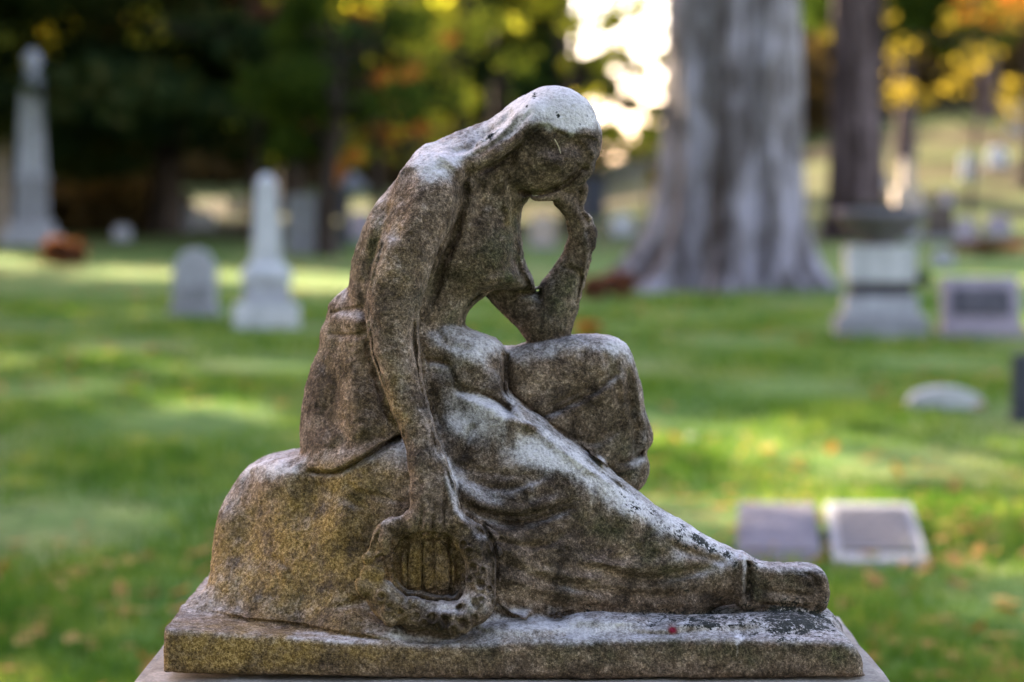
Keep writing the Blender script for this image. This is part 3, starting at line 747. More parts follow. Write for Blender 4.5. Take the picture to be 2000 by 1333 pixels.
# ------------------------------------------------------------------ trees
def px_of(D, px): return (px - 1000) / F_PX * D
# large grey trunk (crown far above the picture)
(p, D) = at(1437, 566)
t = empty('beech_tree', p, 'huge smooth grey tree trunk with flared roots right of the statue', 'tree')
_w = D / F_PX
big_trunk('trunk', 118 * _w, 9.0, M_BEECH, t,
          [(math.radians(184), .26, 1.9), (math.radians(212), .2, 1.25), (math.radians(255), .2, .75), (math.radians(300), .2, 1.0), (math.radians(340), .3, .9), (math.radians(20), .3, .7), (math.radians(80), .35, .8), (math.radians(135), .35, .7)],
          .62, 5, lean=(.0, 0), taper=.12)
cl = crown_clumps(17, 7.5, 8.5, 30, 9000, 3)
for i in range(7):
    c = cl[i]; tube('branch', [(0, 0, 6.5 + i * .3, 55 * _w), (c[0] * .5, c[1] * .5, (7 + c[2]) / 2, 24 * _w), (c[0], c[1], c[2], 5 * _w)], M_BEECH, t, 10)
leafcloud('crown', cl, .32, M_GREEN, t, 3)

(p, D) = at(1672, 470); _w = D / F_PX
t = empty('brown_tree', p, 'dark red-brown tree trunk standing just right of the huge grey trunk', 'tree')
big_trunk('trunk', 50 * _w, 10.0, M_REDBARK, t, [(3.4, .4, 1.0), (4.5, .4, .6), (5.6, .4, 1.0), (1, .5, .7), (2.2, .5, .7)], .5, 9, nth=100, nz=60, lean=(.012, 0), taper=.1)
cl = crown_clumps(17, 8.5, 6, 18, 5000, 8)
for i in range(5):
    c = cl[i]; tube('branch', [(0, 0, 8 + i * .3, 25 * _w), (c[0] * .5, c[1] * .5, (8 + c[2]) / 2, 12 * _w), (c[0], c[1], c[2], 3 * _w)], M_REDBARK, t, 8)
leafcloud('crown', cl, .35, M_OLIVE, t, 4)

(p, D) = at(648, 500)
def treepx(name, px, D, H, r, label, cat, lo, R, n, leaves, leaf, bark, size, seed, group=None, cone=False, **kw):
    x = px_of(D, px); return tree(name, x, D - D0, H, r, label, cat, crown_clumps(H, lo, R, n, leaves, seed, cone), leaf, bark, size, group, seed, **kw)
G1 = 'dark evergreens behind the gravestones'
treepx('evergreen_tree', 330, 62, 13, .42, 'dark evergreen with a black trunk left of the small white obelisk', 'tree', 1.9, 6.2, 90, 26000, M_CONIF, M_DKBARK, .5, 11, G1, True, droop=.6)
treepx('evergreen_tree', 90, 72, 14, .5, 'dark evergreen directly behind the tall obelisk', 'tree', 1.5, 7, 90, 24000, M_CONIF, M_DKBARK, .5, 12, G1, True, droop=.6)
treepx('evergreen_tree', -120, 58, 13, .4, 'dark evergreen reaching in from the left edge of the picture', 'tree', 2.2, 6, 80, 20000, M_CONIF, M_DKBARK, .5, 13, G1, True, droop=.6)
treepx('evergreen_tree', 560, 78, 13, .45, 'dark evergreen behind the brown trunk and the small white obelisk', 'tree', 5.0, 6.4, 90, 24000, M_CONIF, M_DKBARK, .5, 14, G1, True, droop=.6)
treepx('evergreen_tree', 985, 84, 14, .45, 'dark evergreen rising behind the head of the statue', 'tree', 2.2, 3.4, 70, 16000, M_CONIF, M_DKBARK, .48, 15, G1, True, droop=.6)
treepx('brown_tree', 648, D, 5.6, .21, 'brown tree trunk between the small white obelisk and the statue', 'tree', 2.3, 2.2, 18, 3200, M_GREEN, M_DKBARK, .2, 16)
treepx('maple_tree', 800, 66, 15, .3, 'yellow-green maple glowing behind the shoulder of the statue', 'tree', 2.3, 4.3, 34, 4600, M_YELL, M_DKBARK, .36, 17, shell=.2)
treepx('maple_tree', 1110, 70, 14, .28, 'bright yellow-green maple beside the white gap of sky', 'tree', 4.0, 2.0, 16, 1500, M_YELL, M_DKBARK, .3, 27, shell=.2)
treepx('orange_tree', 655, 75, 9, .2, 'small orange-leaved tree seen above the brown trunk', 'tree', 1.8, 1.5, 12, 900, M_ORNG, M_DKBARK, .34, 18)
treepx('orange_tree', 745, 63, 8.5, .16, 'thin orange-leaved tree in front of the yellow-green maple', 'tree', 2.6, 1.7, 10, 420, M_ORNG, M_DKBARK, .34, 28)
treepx('russet_tree', 505, 60, 9, .16, 'russet-leaved young tree against the dark evergreens', 'tree', 3.0, 1.9, 12, 700, M_RUST, M_DKBARK, .34, 29)
treepx('orange_tree', 2010, 74, 14, .3, 'golden orange tree at the upper right corner', 'tree', 5.0, 4.6, 16, 2200, M_ORNG, M_DKBARK, .32, 19)
treepx('olive_tree', 1760, 84, 17, .35, 'olive green tree on the slope behind the urn monument', 'tree', 4.6, 6.2, 60, 20000, M_GREEN, M_REDBARK, .34, 20)
treepx('olive_tree', 1930, 95, 18, .35, 'olive and yellow tree farthest up the right slope', 'tree', 5.5, 6.5, 40, 7000, M_GOLD, M_REDBARK, .34, 21, shell=.3)
treepx('small_tree', 1270, 78, 2.6, .06, 'small orange and green tree under the gap of sky', 'tree', .6, 1.3, 10, 900, M_OLIVE, M_DKBARK, .28, 22)
def spots(name, x, D, spec, label, leaf, bark, size, seed, H=9, r=.16, shell=.1):
    """loose-crowned tree: foliage sprays at the places where the photograph shows them"""
    X = px_of(D, x); z0 = gz(X, D - D0) - .1; w = D / F_PX; k = EYE - z0
    cl = [((a - x) * w, ((i * 37) % 11 - 5) * .35, (400 - b_) * w + k, c * w, c * w * 1.6, c * w * .8, n) for i, (a, b_, c, n) in enumerate(spec)]
    return tree(name, X, D - D0, H, r, label, 'tree', cl, leaf, bark, size, None, seed, branches=len(cl), shell=shell)
spots('maple_tree', 905, 59, [(830, 90, 60, 130), (930, 60, 55, 110), (720, 205, 40, 70), (640, 60, 45, 60), (870, 150, 60, 120), (1000, 30, 45, 60), (900, 195, 40, 60), (560, 180, 40, 45), (760, 110, 40, 60), (480, 120, 45, 40), (420, 40, 50, 26), (300, 60, 50, 20), (230, 150, 60, 22), (520, 300, 40, 26), (440, 230, 50, 26), (100, 60, 70, 24), (690, 300, 35, 40), (1010, 120, 50, 50), (362, 95, 18, 12), (560, 40, 50, 40), (780, 20, 60, 80)],
      'slim maple with sparse gold-green sprays behind the bent back of the statue', M_YELL, M_DKBARK, .2, 71)
spots('maple_tree', 1125, 62, [(1140, 60, 55, 110), (1180, 120, 40, 60), (1230, 170, 20, 16), (1215, 20, 40, 90), (1270, 10, 40, 70), (1325, 40, 30, 50), (1290, 110, 34, 40), (1250, 60, 30, 26), (1240, 130, 22, 20), (1335, 80, 24, 30), (1200, 90, 30, 40), (1320, 140, 26, 30), (1300, 60, 20, 12), (1265, 130, 30, 16), (1150, 200, 40, 40), (1330, 20, 24, 26), (1320, 235, 26, 26), (1250, 280, 40, 50), (1190, 260, 30, 40), (1270, 215, 24, 30), (1290, 175, 18, 14), (1200, 160, 24, 24), (1340, 190, 20, 20)],
      'slim maple whose sprays break up the gap of white sky', M_YELL, M_DKBARK, .2, 72)
spots('green_tree', 1352, 64, [(1190, 50, 30, 260), (1215, 115, 26, 200), (1255, 140, 20, 130), (1300, 128, 26, 200), (1230, 205, 24, 180), (1290, 215, 26, 220), (1180, 180, 34, 260), (1340, 150, 24, 160), (1200, 260, 34, 260), (1320, 265, 34, 260), (1265, 255, 24, 120), (1345, 60, 18, 100)],
      'green tree close behind the huge trunk with sprays across the sky', M_GREEN, M_DKBARK, .17, 75)
spots('orange_tree', 645, 52, [(640, 285, 24, 60), (655, 335, 26, 70), (685, 300, 16, 30), (825, 255, 20, 30), (800, 160, 26, 24), (870, 60, 22, 20), (600, 240, 20, 16), (740, 150, 24, 20)],
      'small tree with glowing orange sprays above the brown trunk', M_ORNG, M_DKBARK, .2, 73, H=5, r=.06)
spots('maple_tree', 1905, 66, [(1830, 50, 24, 14), (1900, 110, 34, 24), (1945, 105, 30, 20), (1960, 40, 40, 40), (1720, 120, 40, 26), (1780, 90, 40, 26), (1860, 150, 50, 40), (1980, 180, 40, 40), (1640, 60, 30, 10), (1900, 20, 50, 30), (1800, 180, 40, 40), (1950, 230, 40, 40), (1700, 30, 60, 40), (1760, 180, 40, 40)],
      'slim gold-leaved tree above the pink slanted stone', M_GOLD, M_REDBARK, .22, 74, r=.07)
cl = [(px_of(D_, p_), D_ - D0, gz(px_of(D_, p_), D_ - D0) + rs_, 1.6, 1.6, 1.1, 130) for p_, D_, rs_ in [(1500 + (i * 61) % 640, 100 + (i * 17) % 14, .8 + (i * 7 % 10) * .3) for i in range(110)]]
cl += [(px_of(D_, p_), D_ - D0, gz(px_of(D_, p_), D_ - D0) + rs_, 1.6, 1.6, 1.0, 110) for p_, D_, rs_ in [(-60 + (i * 61) % 1180, 96 + (i * 13) % 20, .2 + (i * 7 % 10) * .2) for i in range(120)]]
cl += [(px_of(D_, p_), D_ - D0, gz(px_of(D_, p_), D_ - D0) + rs_, 1.0, 1.0, .6, 70) for p_, D_, rs_ in [(-80 + (i * 53) % 420, 62 + (i * 13) % 16, .1 + (i * 7 % 10) * .08) for i in range(60)]]  # low clumps added to darken the sunlit ground at the far left
tag(leafcloud('undergrowth', cl, .42, M_BANK, None, 19), 'brown dry undergrowth on the banks under the trees', 'undergrowth', kind='stuff')
G2 = 'off-frame trees added to shade the statue and lawn'  # crowns placed out of frame to keep direct sun off statue, trunk and lawn
for i, (x, y, H) in enumerate([(-15.5, 13.5, 19), (-16.5, 23, 20), (-14.5, 33, 20), (-18.5, 43, 21), (-24, 30, 22), (-25, 50, 22), (-22, 17, 22), (-12.8, 48.5, 17), (-30, 86, 21), (-24, 79, 16), (-37, 98, 22)]):
    lab = ['nearest shade tree', 'second shade tree', 'third shade tree', 'fourth shade tree', 'outer shade tree', 'farthest shade tree', 'wide shade tree', 'slim shade tree', 'high shade tree beyond the evergreens,', 'low shade tree beyond the evergreens,', 'last and highest shade tree'][i] + ' in the added row left of the lawn'
    tree('added_shade_tree', x, y, H, .45, lab, 'tree', crown_clumps(H, 7.2 if i == 7 else 3.5, 3.6 if i == 7 else 6.6, 44, [9500, 6000, 5000, 9500, 9000, 9500, 9500, 7000, 9500, 8000, 9500][i], 40 + i), M_GREEN, M_DKBARK, .46, G2, 40 + i)
G3 = 'unseen trees added behind the camera to block sky light'  # added out of view: crowns cut frontal sky light for stronger top-light contrast
for i, (x, y, H) in enumerate([(-11, -14, 24), (-3.5, -16.5, 27), (5, -15.5, 26), (13, -12, 24), (-18, -5, 24)]):
    lab = ['left tree', 'tall middle-left tree', 'middle-right tree', 'right tree', 'tree at the far left end'][i] + ' of the added sky-blocking row behind the photographer'
    tree('added_shade_tree', x, y, H, .4, lab, 'tree', crown_clumps(H, 1.5, 6.4, 60, 9500, 60 + i), M_GREEN, M_DKBARK, .5, G3, 60 + i)
# far woodland: one mass, with the opening where the sky shows
rs = random.Random(77); cl = []
for i in range(900):
    D = rs.uniform(112, 150); px = rs.uniform(-700, 2700); x = px_of(D, px); z = gz(x, D - D0) + rs.uniform(-1, 13)
    py = 400 - F_PX * (z - EYE) / D
    if 1060 < px < 1450 and py < 330: continue
    k = rs.uniform(2.2, 3.8); cl.append((x, D - D0, z, k, k, k, 170))
tag(leafcloud('woodland', cl, .9, M_GREEN, None, 9), 'far woodland closing the view behind the cemetery', 'woodland', kind='stuff')

# ------------------------------------------------------------------ gravestones and monuments
def stone_at(name, px, py, label, cat, group=None, rz=0.0):
    p, D = at(px, py); return empty(name, (p[0], p[1], p[2] - .01), label, cat, group, rz), D / F_PX
# small white obelisk
t, w = stone_at('obelisk', 520, 638, 'small white marble obelisk on a stepped base, left of the statue', 'monument', rz=.12)
box('base', M_WHITE, t, 0, 128 * w, 118 * w, 46 * w, bev=.012)
box('die', M_GREY, t, 46 * w, 92 * w, 92 * w, 46 * w, tx=.97)
box('cap', M_WHITE, t, 92 * w, 104 * w, 104 * w, 24 * w, tx=.9, bev=.03)
box('neck', M_WHITE, t, 116 * w, 84 * w, 84 * w, 14 * w, tx=.74, bev=.01)
box('shaft', M_WHITE, t, 130 * w, 57 * w, 57 * w, 152 * w, tx=.74, bev=.012)
box('tip', M_WHITE, t, 282 * w, 42 * w, 42 * w, 18 * w, tx=.35, bev=.02)
# rounded headstone
t, w = stone_at('headstone', 380, 618, 'grey headstone with a rounded top, left of the small white obelisk', 'headstone', rz=-.1)
box('base', M_GRAN, t, 0, 98 * w, 40 * w, 18 * w)
profile('tablet', arch(86 * w, 116 * w, 30 * w, shoulder=8 * w), 20 * w, M_GREY, t, z0=18 * w)
box('inscription_panel', M_GRAN, t, 30 * w, 66 * w, 2 * w, 30 * w, cy=-10.6 * w, bev=.004)
# tall obelisk
t, w = stone_at('obelisk', 62, 480, 'tall grey obelisk crowned by an urn near the left edge', 'monument', rz=.1)
box('base', M_GREY, t, 0, 108 * w, 108 * w, 26 * w); box('step', M_GREY, t, 26 * w, 84 * w, 84 * w, 22 * w)
box('die', M_GRAN, t, 48 * w, 62 * w, 62 * w, 84 * w, tx=.95); box('cap', M_GREY, t, 132 * w, 68 * w, 68 * w, 10 * w, tx=.85)
box('shaft', M_GREY, t, 142 * w, 54 * w, 54 * w, 188 * w, tx=.7)
lathe('urn', [(0, 330 * w), (16 * w, 330 * w), (8 * w, 340 * w), (17 * w, 352 * w), (20 * w, 364 * w), (12 * w, 376 * w), (4 * w, 384 * w), (0, 386 * w)], M_GREY, t)
# slender column at the edge
t, w = stone_at('column', 4, 470, 'slender tan column cut by the left edge of the picture', 'monument')
box('base', M_TAN, t, 0, 40 * w, 40 * w, 24 * w); box('shaft', M_TAN, t, 24 * w, 22 * w, 22 * w, 186 * w, tx=.85); box('cap', M_TAN, t, 210 * w, 26 * w, 26 * w, 14 * w, tx=.5)

def headstone(px, py, w_px, h_px, mat, label, rise=0.3, group=None, rz=0.0, base=True, depth=.28, plate=None):
    t, w = stone_at('headstone', px, py, label, 'headstone', group, rz)
    hb = h_px * .16 if base else 0
    if base: box('base', M_GRAN if mat is not M_DARK else M_DARK, t, 0, w_px * 1.12 * w, w_px * .5 * w, hb * w, bev=.008)
    profile('tablet', arch(w_px * w, (h_px - hb) * w, max(.02, rise * w_px * w), 10), w_px * depth * w, mat, t, z0=hb * w)
    if plate: box('inscription_panel', plate, t, (hb + h_px * .2) * w, w_px * .62 * w, .02, h_px * .36 * w, cy=-w_px * depth * w / 2 - .004, bev=.003)
    return t
headstone(118, 450, 46, 62, M_DARK, 'dark blue-black headstone beside the foot of the tall obelisk', .12)
headstone(200, 452, 40, 38, M_PINK, 'low pale lavender headstone right of the dark one', .2)
headstone(238, 470, 34, 30, M_GREY, 'small grey headstone tilted in the shade of the evergreen', .3, rz=.4)
headstone(352, 452, 44, 66, M_GRAN, 'grey headstone close to the black evergreen trunk', .25)
headstone(392, 449, 52, 36, M_WHITE, 'low white headstone dressed with pale flowers', .1)
headstone(462, 418, 30, 34, M_GREY, 'small dim headstone on the green behind the white obelisk', .3)
headstone(467, 330, 26, 30, M_WHITE, 'far pale headstone high up above the green slope', .4)
headstone(592, 498, 62, 120, M_GRAN, 'large grey upright slab just left of the brown trunk', .08)
headstone(673, 484, 20, 112, M_DARK, 'narrow dark blue-grey pillar just right of the brown trunk', .1)
headstone(705, 470, 40, 56, M_PINK, 'pale pink headstone right of the brown trunk', .15)
headstone(694, 372, 44, 36, M_GREY, 'far pale blue-grey headstone beneath the orange leaves', .2)
headstone(1060, 486, 46, 66, M_TAN, 'pale tan headstone seen through the bent arm of the statue', .2)
headstone(1160, 428, 44, 84, M_DARK, 'dark headstone between the chin hand and the huge trunk', .15)
headstone(1216, 462, 42, 46, M_WHITE, 'low pale blue headstone left of the huge grey trunk', .35)
headstone(1836, 470, 52, 70, M_BROWN, 'dark brown squared headstone behind the urn monument', .06)
headstone(1886, 474, 40, 50, M_PINK, 'lavender headstone right of the dark brown squared one', .2)
headstone(1950, 462, 46, 42, M_PINK, 'low pinkish headstone near the right edge', .12)
headstone(1842, 520, 42, 34, M_GREY, 'small grey headstone behind the pink slanted stone', .3)
headstone(1892, 352, 32, 54, M_WHITE, 'pale blue headstone on the right slope', .45)
headstone(1948, 328, 38, 44, M_WHITE, 'white headstone highest on the right slope', .4)
headstone(1984, 262, 34, 60, M_TAN, 'tan headstone at the very right edge high on the slope', .2)
headstone(1722, 372, 26, 34, M_GREY, 'small grey headstone on the slope just right of the dark red-brown trunk', .3)
headstone(1848, 402, 26, 30, M_PINK, 'small pinkish headstone low on the right slope', .3)
headstone(1782, 470, 30, 30, M_GREY, 'grey marker half hidden by the urn monument', .3)
headstone(2006, 826, 60, 138, M_DARK, 'dark granite headstone cut by the right edge of the picture', .1)
# sunlit monument on the slope
t, w = stone_at('monument', 1772, 424, 'tan monument with a short shaft behind the urn', 'monument')
box('base', M_TAN, t, 0, 72 * w, 60 * w, 24 * w); box('die', M_TAN, t, 24 * w, 54 * w, 50 * w, 32 * w); box('shaft', M_TAN, t, 56 * w, 26 * w, 26 * w, 58 * w, tx=.8)
# urn monument
t, w = stone_at('urn_monument', 1718, 660, 'stepped grey monument carrying a wide dark stone urn', 'monument', rz=-.06)
box('base', M_GRAN, t, 0, 176 * w, 120 * w, 46 * w, bev=.015); box('step', M_GREY, t, 46 * w, 140 * w, 98 * w, 38 * w)
box('bronze_band', M_BRONZE, t, 84 * w, 118 * w, 84 * w, 28 * w, bev=.004); box('die', M_WHITE, t, 112 * w, 134 * w, 94 * w, 70 * w, bev=.012)
lathe('urn', [(0, 182 * w), (36 * w, 182 * w), (30 * w, 190 * w), (50 * w, 198 * w), (72 * w, 216 * w), (84 * w, 234 * w), (92 * w, 238 * w), (90 * w, 254 * w), (60 * w, 246 * w), (0, 244 * w)], M_MARK, t)
o = leafcloud('urn_planting', [((-45 + 22 * k) * w, 0, 252 * w, 14 * w, 24 * w, 10 * w, 50) for k in range(5)], .06, M_CONIF, None, 5)
o.location = t.location; tag(o, 'low dark plants growing in the wide stone urn', 'plant')
# pink slanted stone
t, w = stone_at('slant_stone', 1916, 656, 'pink granite slanted stone with a dark framed plaque at the right', 'headstone', rz=-.05)
box('base', M_PINK, t, 0, 164 * w, 84 * w, 20 * w)
profile('tablet', [(-76 * w, 0), (76 * w, 0), (74 * w, 96 * w), (-74 * w, 96 * w)], 40 * w, M_PINK, t, z0=20 * w, tilt=.3)
q = box('plaque', M_BRONZE, t, 0, 112 * w, .02, 54 * w, bev=.004); q.rotation_euler.x = -.3; q.location = (0, -20 * w + 22 * w * .309 - .022, 42 * w)
for k in range(4):
    r_ = box('lettering', M_LETTER, q, (8 + 12 * k) * w, (86 - 14 * (k % 2)) * w, .01, 4 * w, cy=-.012, bev=.001)
# low arched stone
t, w = stone_at('low_stone', 1845, 800, 'low arched white marker sunk in the lawn at the right', 'marker')
profile('tablet', arch(146 * w, 46 * w, 26 * w, 16, shoulder=4 * w), 60 * w, M_WHITE, t)
# two slanted plaques in the grass
for (x0, w0, lab, mat, dark) in [(1522, 168, 'plain grave plaque lying left of its dark-panelled twin', M_MARK, False), (1722, 186, 'grey-framed grave plaque with a dark panel, right one of the pair', M_GRAN, True)]:
    p, D = at(x0, 1112); w = D / F_PX
    t = empty('grave_plaque', (p[0], p[1], p[2]), lab, 'grave marker', 'pair of grave plaques in the lawn', rz=-.1)
    W, Lr, A = w0 * w, 1.28, math.radians(4.5)
    s = box('tablet', mat, t, -.06, W, Lr, .06, cy=Lr / 2, bev=.006); s.rotation_euler.x = A; s.location.z = .035
    q = box('panel', M_BRONZE if dark else M_MARK, t, 0, W * .8, Lr * .74, .008, cy=Lr * .5, bev=.002); q.rotation_euler.x = A; q.location.z = .037
    for k in range(5):
        l_ = box('lettering', M_LETTER if dark else M_PINK, q, .008, W * (.5 if k % 2 else .62), .018, .004, cy=Lr * (.28 + .11 * k), bev=.0005)
p, D = at(1350, 862)
o = link_bm('pale_stone', boxv(0, 0, -.02, .07, .06, .07, .7, .7, .02), M_WHITE, None, True); o.location = p
tag(o, 'small pale stone alone in the grass right of the knee', 'stone')

# ------------------------------------------------------------------ low plants and flowers
def shrub(px, py, wpx, hpx, mat, name, label, cat='shrub', size=.09, n=900, group=None, seed=3):
    p, D = at(px, py); w = D / F_PX; t = empty(name, p, label, cat, group); rs = random.Random(seed)
    cl = [(rs.uniform(-.36, .36) * wpx * w, rs.uniform(-.2, .2) * wpx * w, hpx * w * rs.uniform(.3, .68), wpx * w * .2, wpx * w * .2, hpx * w * .3, n // 9) for _ in range(9)]
    leafcloud('foliage', cl, size, mat, t, seed)
    for k in range(4): tube('stem', [(0, 0, -.02, .012), (cl[k][0] * .5, cl[k][1] * .5, hpx * w * .25, .009), (cl[k][0], cl[k][1], cl[k][2], .005)], M_DKBARK, t, 5)
    return t
shrub(122, 522, 78, 64, M_RUST, 'rust_shrub', 'rust-brown shrub in front of the dark headstone', seed=2, size=.12)
shrub(1185, 588, 116, 62, M_RUST, 'rust_shrub', 'wide rust-red shrub between the forearm and the huge trunk', seed=4)
shrub(1268, 568, 50, 34, M_RUST, 'rust_shrub', 'small rust-red shrub against the root of the huge trunk', seed=5)
shrub(1150, 664, 48, 34, M_ORNG, 'orange_shrub', 'small orange shrub just above the knee of the statue', seed=6)
shrub(393, 446, 50, 40, M_PETAL, 'flowers', 'pale blue and pink flowers against the low white headstone', 'flowers', seed=7)
shrub(1212, 458, 40, 36, M_PETAL, 'flowers', 'pale blue flowers in front of the low pale headstone', 'flowers', seed=8)
shrub(1920, 500, 150, 30, M_RUST, 'rust_shrub', 'low rust hedge of dry leaves behind the pink slanted stone', seed=10, size=.12)
shrub(1800, 560, 30, 30, M_GREEN, 'green_shrub', 'small green shrub between the urn monument and the pink stone', seed=12)

# ------------------------------------------------------------------ grass and fallen leaves
def grass():
    rs = np.random.RandomState(5); n = 110000
    D = 7.2 + 26 * rs.rand(n) ** 1.6; x = (rs.rand(n) * 2 - 1) * .245 * D; y = D - D0
    z = .015 * np.maximum(D - 10, 0) - .004 + .0 * x
    z = np.array([0.05 * mnoise.noise(Vector((a * .25, b * .25, 0))) * (1 if b > 3 else .3) for a, b in zip(x, y)]) + z - .03
    h = rs.uniform(.05, .11, n) * (1 + .6 * np.sin(x * 2.1) * np.sin(y * 1.3)); a = rs.uniform(0, 6.28, n); wd = rs.uniform(.004, .009, n) * (1 + D / 18)
    dx, dy = np.cos(a), np.sin(a); lx, ly = rs.normal(0, .035, n), rs.normal(0, .035, n)
    B = np.stack([x, y, z], 1)
    V = np.stack([B - np.stack([dx * wd, dy * wd, 0 * wd], 1), B + np.stack([dx * wd, dy * wd, 0 * wd], 1), B + np.stack([lx, ly, h], 1)], 1).reshape(-1, 3)
    o = mesh_np('grass', V, np.arange(3 * n).reshape(n, 3), M_BLADE, smooth=False); tag(o, 'short mown lawn grass around the graves', 'grass', kind='stuff')
    n = 4800; D = 7.6 + 45 * rs.rand(n) ** 1.3; x = (rs.rand(n) * 2 - 1) * .24 * D
    k = np.array([mnoise.noise(Vector((a * .35, b * .35, 4))) for a, b in zip(x, D)]) + rs.normal(0, .12, n) > .06; D, x = D[k], x[k]; n = len(x)
    y = D - D0; z = np.array([gz(a, b) for a, b in zip(x, y)]) + .05
    P = np.stack([x, y, z], 1); u = rs.normal(size=(n, 3)); u[:, 2] *= .25; u /= np.linalg.norm(u, axis=1, keepdims=True); w = np.cross(u, [0, 0, 1.0]); w /= np.linalg.norm(w, axis=1, keepdims=True)
    s = rs.uniform(.03, .07, n)[:, None]
    V = np.stack([P - u * s, P + w * s * .7, P + u * s, P - w * s * .7], 1).reshape(-1, 3)
    tag(mesh_np('fallen_leaves', V, np.arange(4 * n).reshape(n, 4), M_LITTER, smooth=False), 'scattered fallen autumn leaves on the lawn', 'leaves', kind='stuff')
grass()
# ------------------------------------------------------------------ statue: parts of the one carved block, stains, pedestal
def blobs(lst, warp=1.0):
    wx = vnoise(SG, 40, 31) * 16 * warp + vnoise(SG, 14, 32) * 7 * warp; wy = vnoise(SG, 40, 33) * 16 * warp + vnoise(SG, 14, 34) * 7 * warp
    out = np.zeros(len(SG), np.float32)
    for (x, y, rx, ry, a, *rot) in lst:
        c, s = math.cos(math.radians(rot[0] if rot else 0)), math.sin(math.radians(rot[0] if rot else 0))
        dx, dy = VPX + wx - x, VPY + wy - y; u = (dx * c + dy * s) / rx; v = (-dx * s + dy * c) / ry
        out += a * np.exp(-(u * u + v * v) ** 1.5)
    return out
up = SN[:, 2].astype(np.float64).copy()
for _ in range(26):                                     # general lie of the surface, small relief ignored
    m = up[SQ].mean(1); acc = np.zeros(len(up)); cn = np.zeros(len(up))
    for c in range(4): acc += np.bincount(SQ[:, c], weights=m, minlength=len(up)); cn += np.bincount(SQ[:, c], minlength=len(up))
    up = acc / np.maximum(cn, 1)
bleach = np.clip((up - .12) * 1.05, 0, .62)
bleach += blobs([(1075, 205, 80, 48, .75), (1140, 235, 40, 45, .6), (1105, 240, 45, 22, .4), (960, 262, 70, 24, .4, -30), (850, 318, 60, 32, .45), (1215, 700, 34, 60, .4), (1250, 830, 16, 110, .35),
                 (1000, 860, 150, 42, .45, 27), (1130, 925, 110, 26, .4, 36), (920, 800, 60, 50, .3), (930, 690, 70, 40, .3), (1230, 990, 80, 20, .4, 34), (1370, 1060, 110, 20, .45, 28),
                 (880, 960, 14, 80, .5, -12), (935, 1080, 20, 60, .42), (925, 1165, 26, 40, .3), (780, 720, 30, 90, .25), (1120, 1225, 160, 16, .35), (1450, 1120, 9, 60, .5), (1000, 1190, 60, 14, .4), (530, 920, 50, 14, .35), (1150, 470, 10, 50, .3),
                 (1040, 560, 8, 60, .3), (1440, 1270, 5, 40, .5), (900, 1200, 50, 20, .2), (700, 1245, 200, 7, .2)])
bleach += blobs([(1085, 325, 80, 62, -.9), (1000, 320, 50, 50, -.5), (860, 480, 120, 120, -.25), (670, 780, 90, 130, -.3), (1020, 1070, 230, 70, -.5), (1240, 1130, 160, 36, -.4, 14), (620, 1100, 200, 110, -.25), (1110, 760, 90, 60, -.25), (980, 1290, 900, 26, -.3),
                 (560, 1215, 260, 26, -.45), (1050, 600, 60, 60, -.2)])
ochre = 1.25 * blobs([(500, 1100, 150, 120, .95), (640, 1000, 120, 90, .7), (450, 1270, 280, 44, 1.2), (690, 1140, 110, 80, .75), (840, 1100, 60, 60, .8), (700, 930, 90, 30, .5), (1000, 430, 16, 40, .35), (760, 480, 60, 110, .3), (770, 790, 30, 70, .5), (680, 740, 60, 120, .25), (800, 1290, 160, 30, .35)])
moss = 1.0 * blobs([(640, 660, 40, 50, .4), (880, 640, 40, 60, .4), (1120, 560, 30, 60, .4), (560, 1170, 120, 40, .35), (1000, 480, 50, 90, .7), (950, 560, 70, 50, .55), (720, 470, 36, 90, .6), (1220, 1040, 110, 40, .7, 30), (1350, 1110, 110, 36, .5), (1090, 600, 50, 60, .4), (700, 960, 60, 30, .3), (1230, 920, 34, 50, .6), (1200, 860, 60, 70, .3),
              (1500, 1140, 60, 30, .6), (1300, 1275, 420, 30, .55), (1450, 1215, 170, 30, .6), (900, 720, 40, 120, .3), (820, 560, 40, 60, .4), (1640, 1290, 50, 40, .5), (1000, 1250, 200, 18, .2)])
black = blobs([(1290, 1020, 130, 24, .5, 32), (1400, 1078, 70, 20, .55, 25), (1470, 1100, 40, 16, .5), (1470, 1208, 190, 34, .52), (1300, 1214, 140, 22, .42), (1570, 1215, 90, 44, .52), (1200, 1190, 80, 12, .4), (1245, 930, 28, 40, .3), (1620, 1280, 60, 40, .2),
               (930, 275, 26, 14, .25), (1540, 1115, 60, 14, .35), (1360, 1150, 70, 30, .2), (960, 560, 40, 40, .15)])
for (x, y, r) in [(1043, 190, 7), (958, 266, 8), (1029, 210, 4), (1090, 226, 6), (1131, 245, 5), (1090, 176, 5), (1080, 262, 4)]: black += blobs([(x, y, r, r * 1.3, .75)], .15)
red = blobs([(1313, 1233, 8, 8, 1.2)], .2)
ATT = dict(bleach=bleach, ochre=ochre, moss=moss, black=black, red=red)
statue = empty('statue', (0, 0, EYE + ZS[0] * S), 'weathered marble statue of a seated mourning woman, head propped on her hand', 'statue')
FL = SLB[SQ]; FLQ = np.sort(FL, 1)[:, 1]
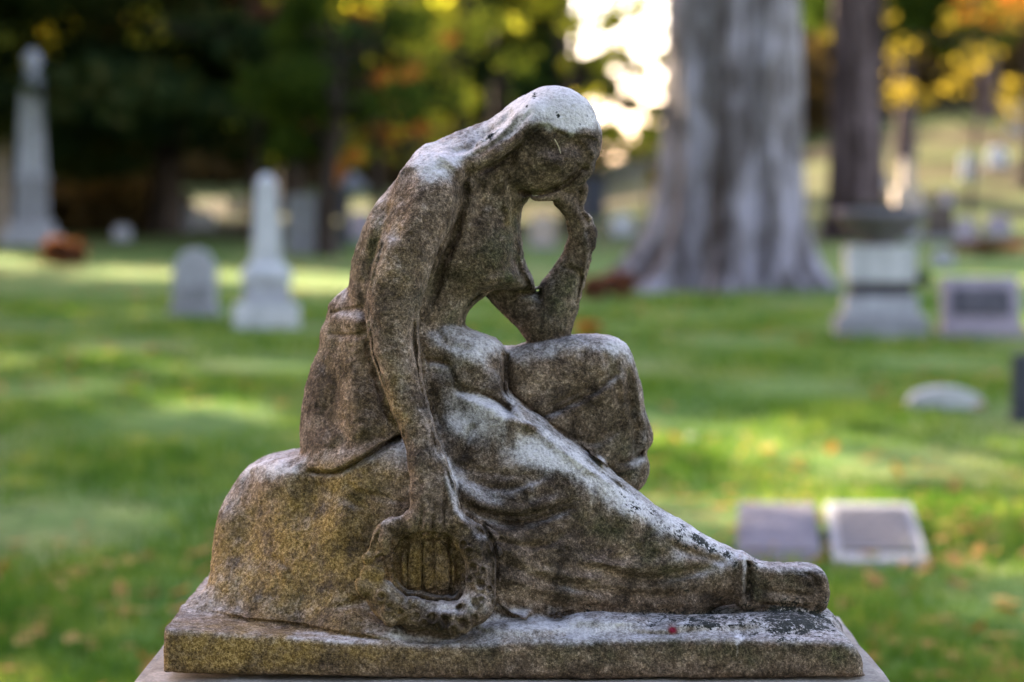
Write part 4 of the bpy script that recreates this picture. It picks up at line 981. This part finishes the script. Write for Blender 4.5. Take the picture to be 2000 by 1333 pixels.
for code, nm, lab in [(FIG, 'figure', None), (DRAPE, 'robe', None), (ROCK, 'rock_seat', 'rough rock seat stained ochre'), (SLAB, 'base_slab', 'rectangular base slab spotted with black lichen'), (LYRE, 'lyre_wreath', 'small lyre inside a carved flower wreath')]:
    q = SQ[FLQ == code]
    if not len(q): continue
    ids = np.unique(q); rm = np.full(len(SG), -1, np.int64); rm[ids] = np.arange(len(ids))
    co = SG[ids] * S; co[:, 2] -= ZS[0] * S
    o = mesh_np(nm, co, rm[q], M_STAT, statue); me = o.data
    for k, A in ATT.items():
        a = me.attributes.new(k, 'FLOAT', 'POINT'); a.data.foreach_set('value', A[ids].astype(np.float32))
    me.normals_split_custom_set_from_vertices(SN[ids].tolist())
    if lab: o['label'] = lab

def pedestal():
    import bmesh
    top = EYE - .6262 ; yF, yB = -.270 - .0, .30
    t = empty('pedestal', (0, 0, 0), 'broad stone pedestal with a sloping cap beneath the statue', 'pedestal')
    def frustum(nm, z0, z1, w0, w1, d0, d1, bev, cuts=7):
        bm = bmesh.new(); bmesh.ops.create_cube(bm, size=1)
        for v in bm.verts:
            u = v.co.z > 0; v.co.x *= (w1 if u else w0); v.co.y = v.co.y * (d1 if u else d0) + .03; v.co.z = z1 if u else z0
        bmesh.ops.bevel(bm, geom=bm.edges[:], offset=bev, segments=3, affect='EDGES')
        bmesh.ops.subdivide_edges(bm, edges=[e for e in bm.edges if e.calc_length() > .2], cuts=cuts, use_grid_fill=True)
        for v in bm.verts:
            n = mnoise.noise(v.co * 9) * .003 + mnoise.noise(v.co * 30) * .0015; v.co += Vector((n, n * .7, n))
        return link_bm(nm, bm, M_PED, t, True)
    frustum('cap', top - .16, top - .004, 1.20, 1.00, .86, .62, .012)
    frustum('shaft', .22, top - .162, 1.02, 1.02, .68, .68, .012)
    frustum('plinth', -.05, .218, 1.24, 1.20, .9, .86, .02)
pedestal()

def surf(px, py):
    """point of the carved surface that faces the camera at this pixel"""
    m = np.flatnonzero((np.abs(VPX - px) < 6) & (np.abs(VPY - py) < 6)); v = SG[m[SG[m, 1].argmin()]]
    k = (F_PX + v[1]) / F_PX; return np.array([(px - 1000) * k, v[1] - 1.5, (400 - py) * k]) * S + np.array([0, 0, EYE])
q = [surf(*p) for p in [(1083, 272), (1088, 281), (1092, 290), (1095, 300)]]
M_STRAW = stone_mat('dry_straw', (.45, .36, .22), (.7, .6, .42), 60, .8, .0005, False)
tag(tube('straw', [(*p, .0008) for p in q], M_STRAW, None, 6), 'short pale straw stuck to the dark face of the statue', 'straw')
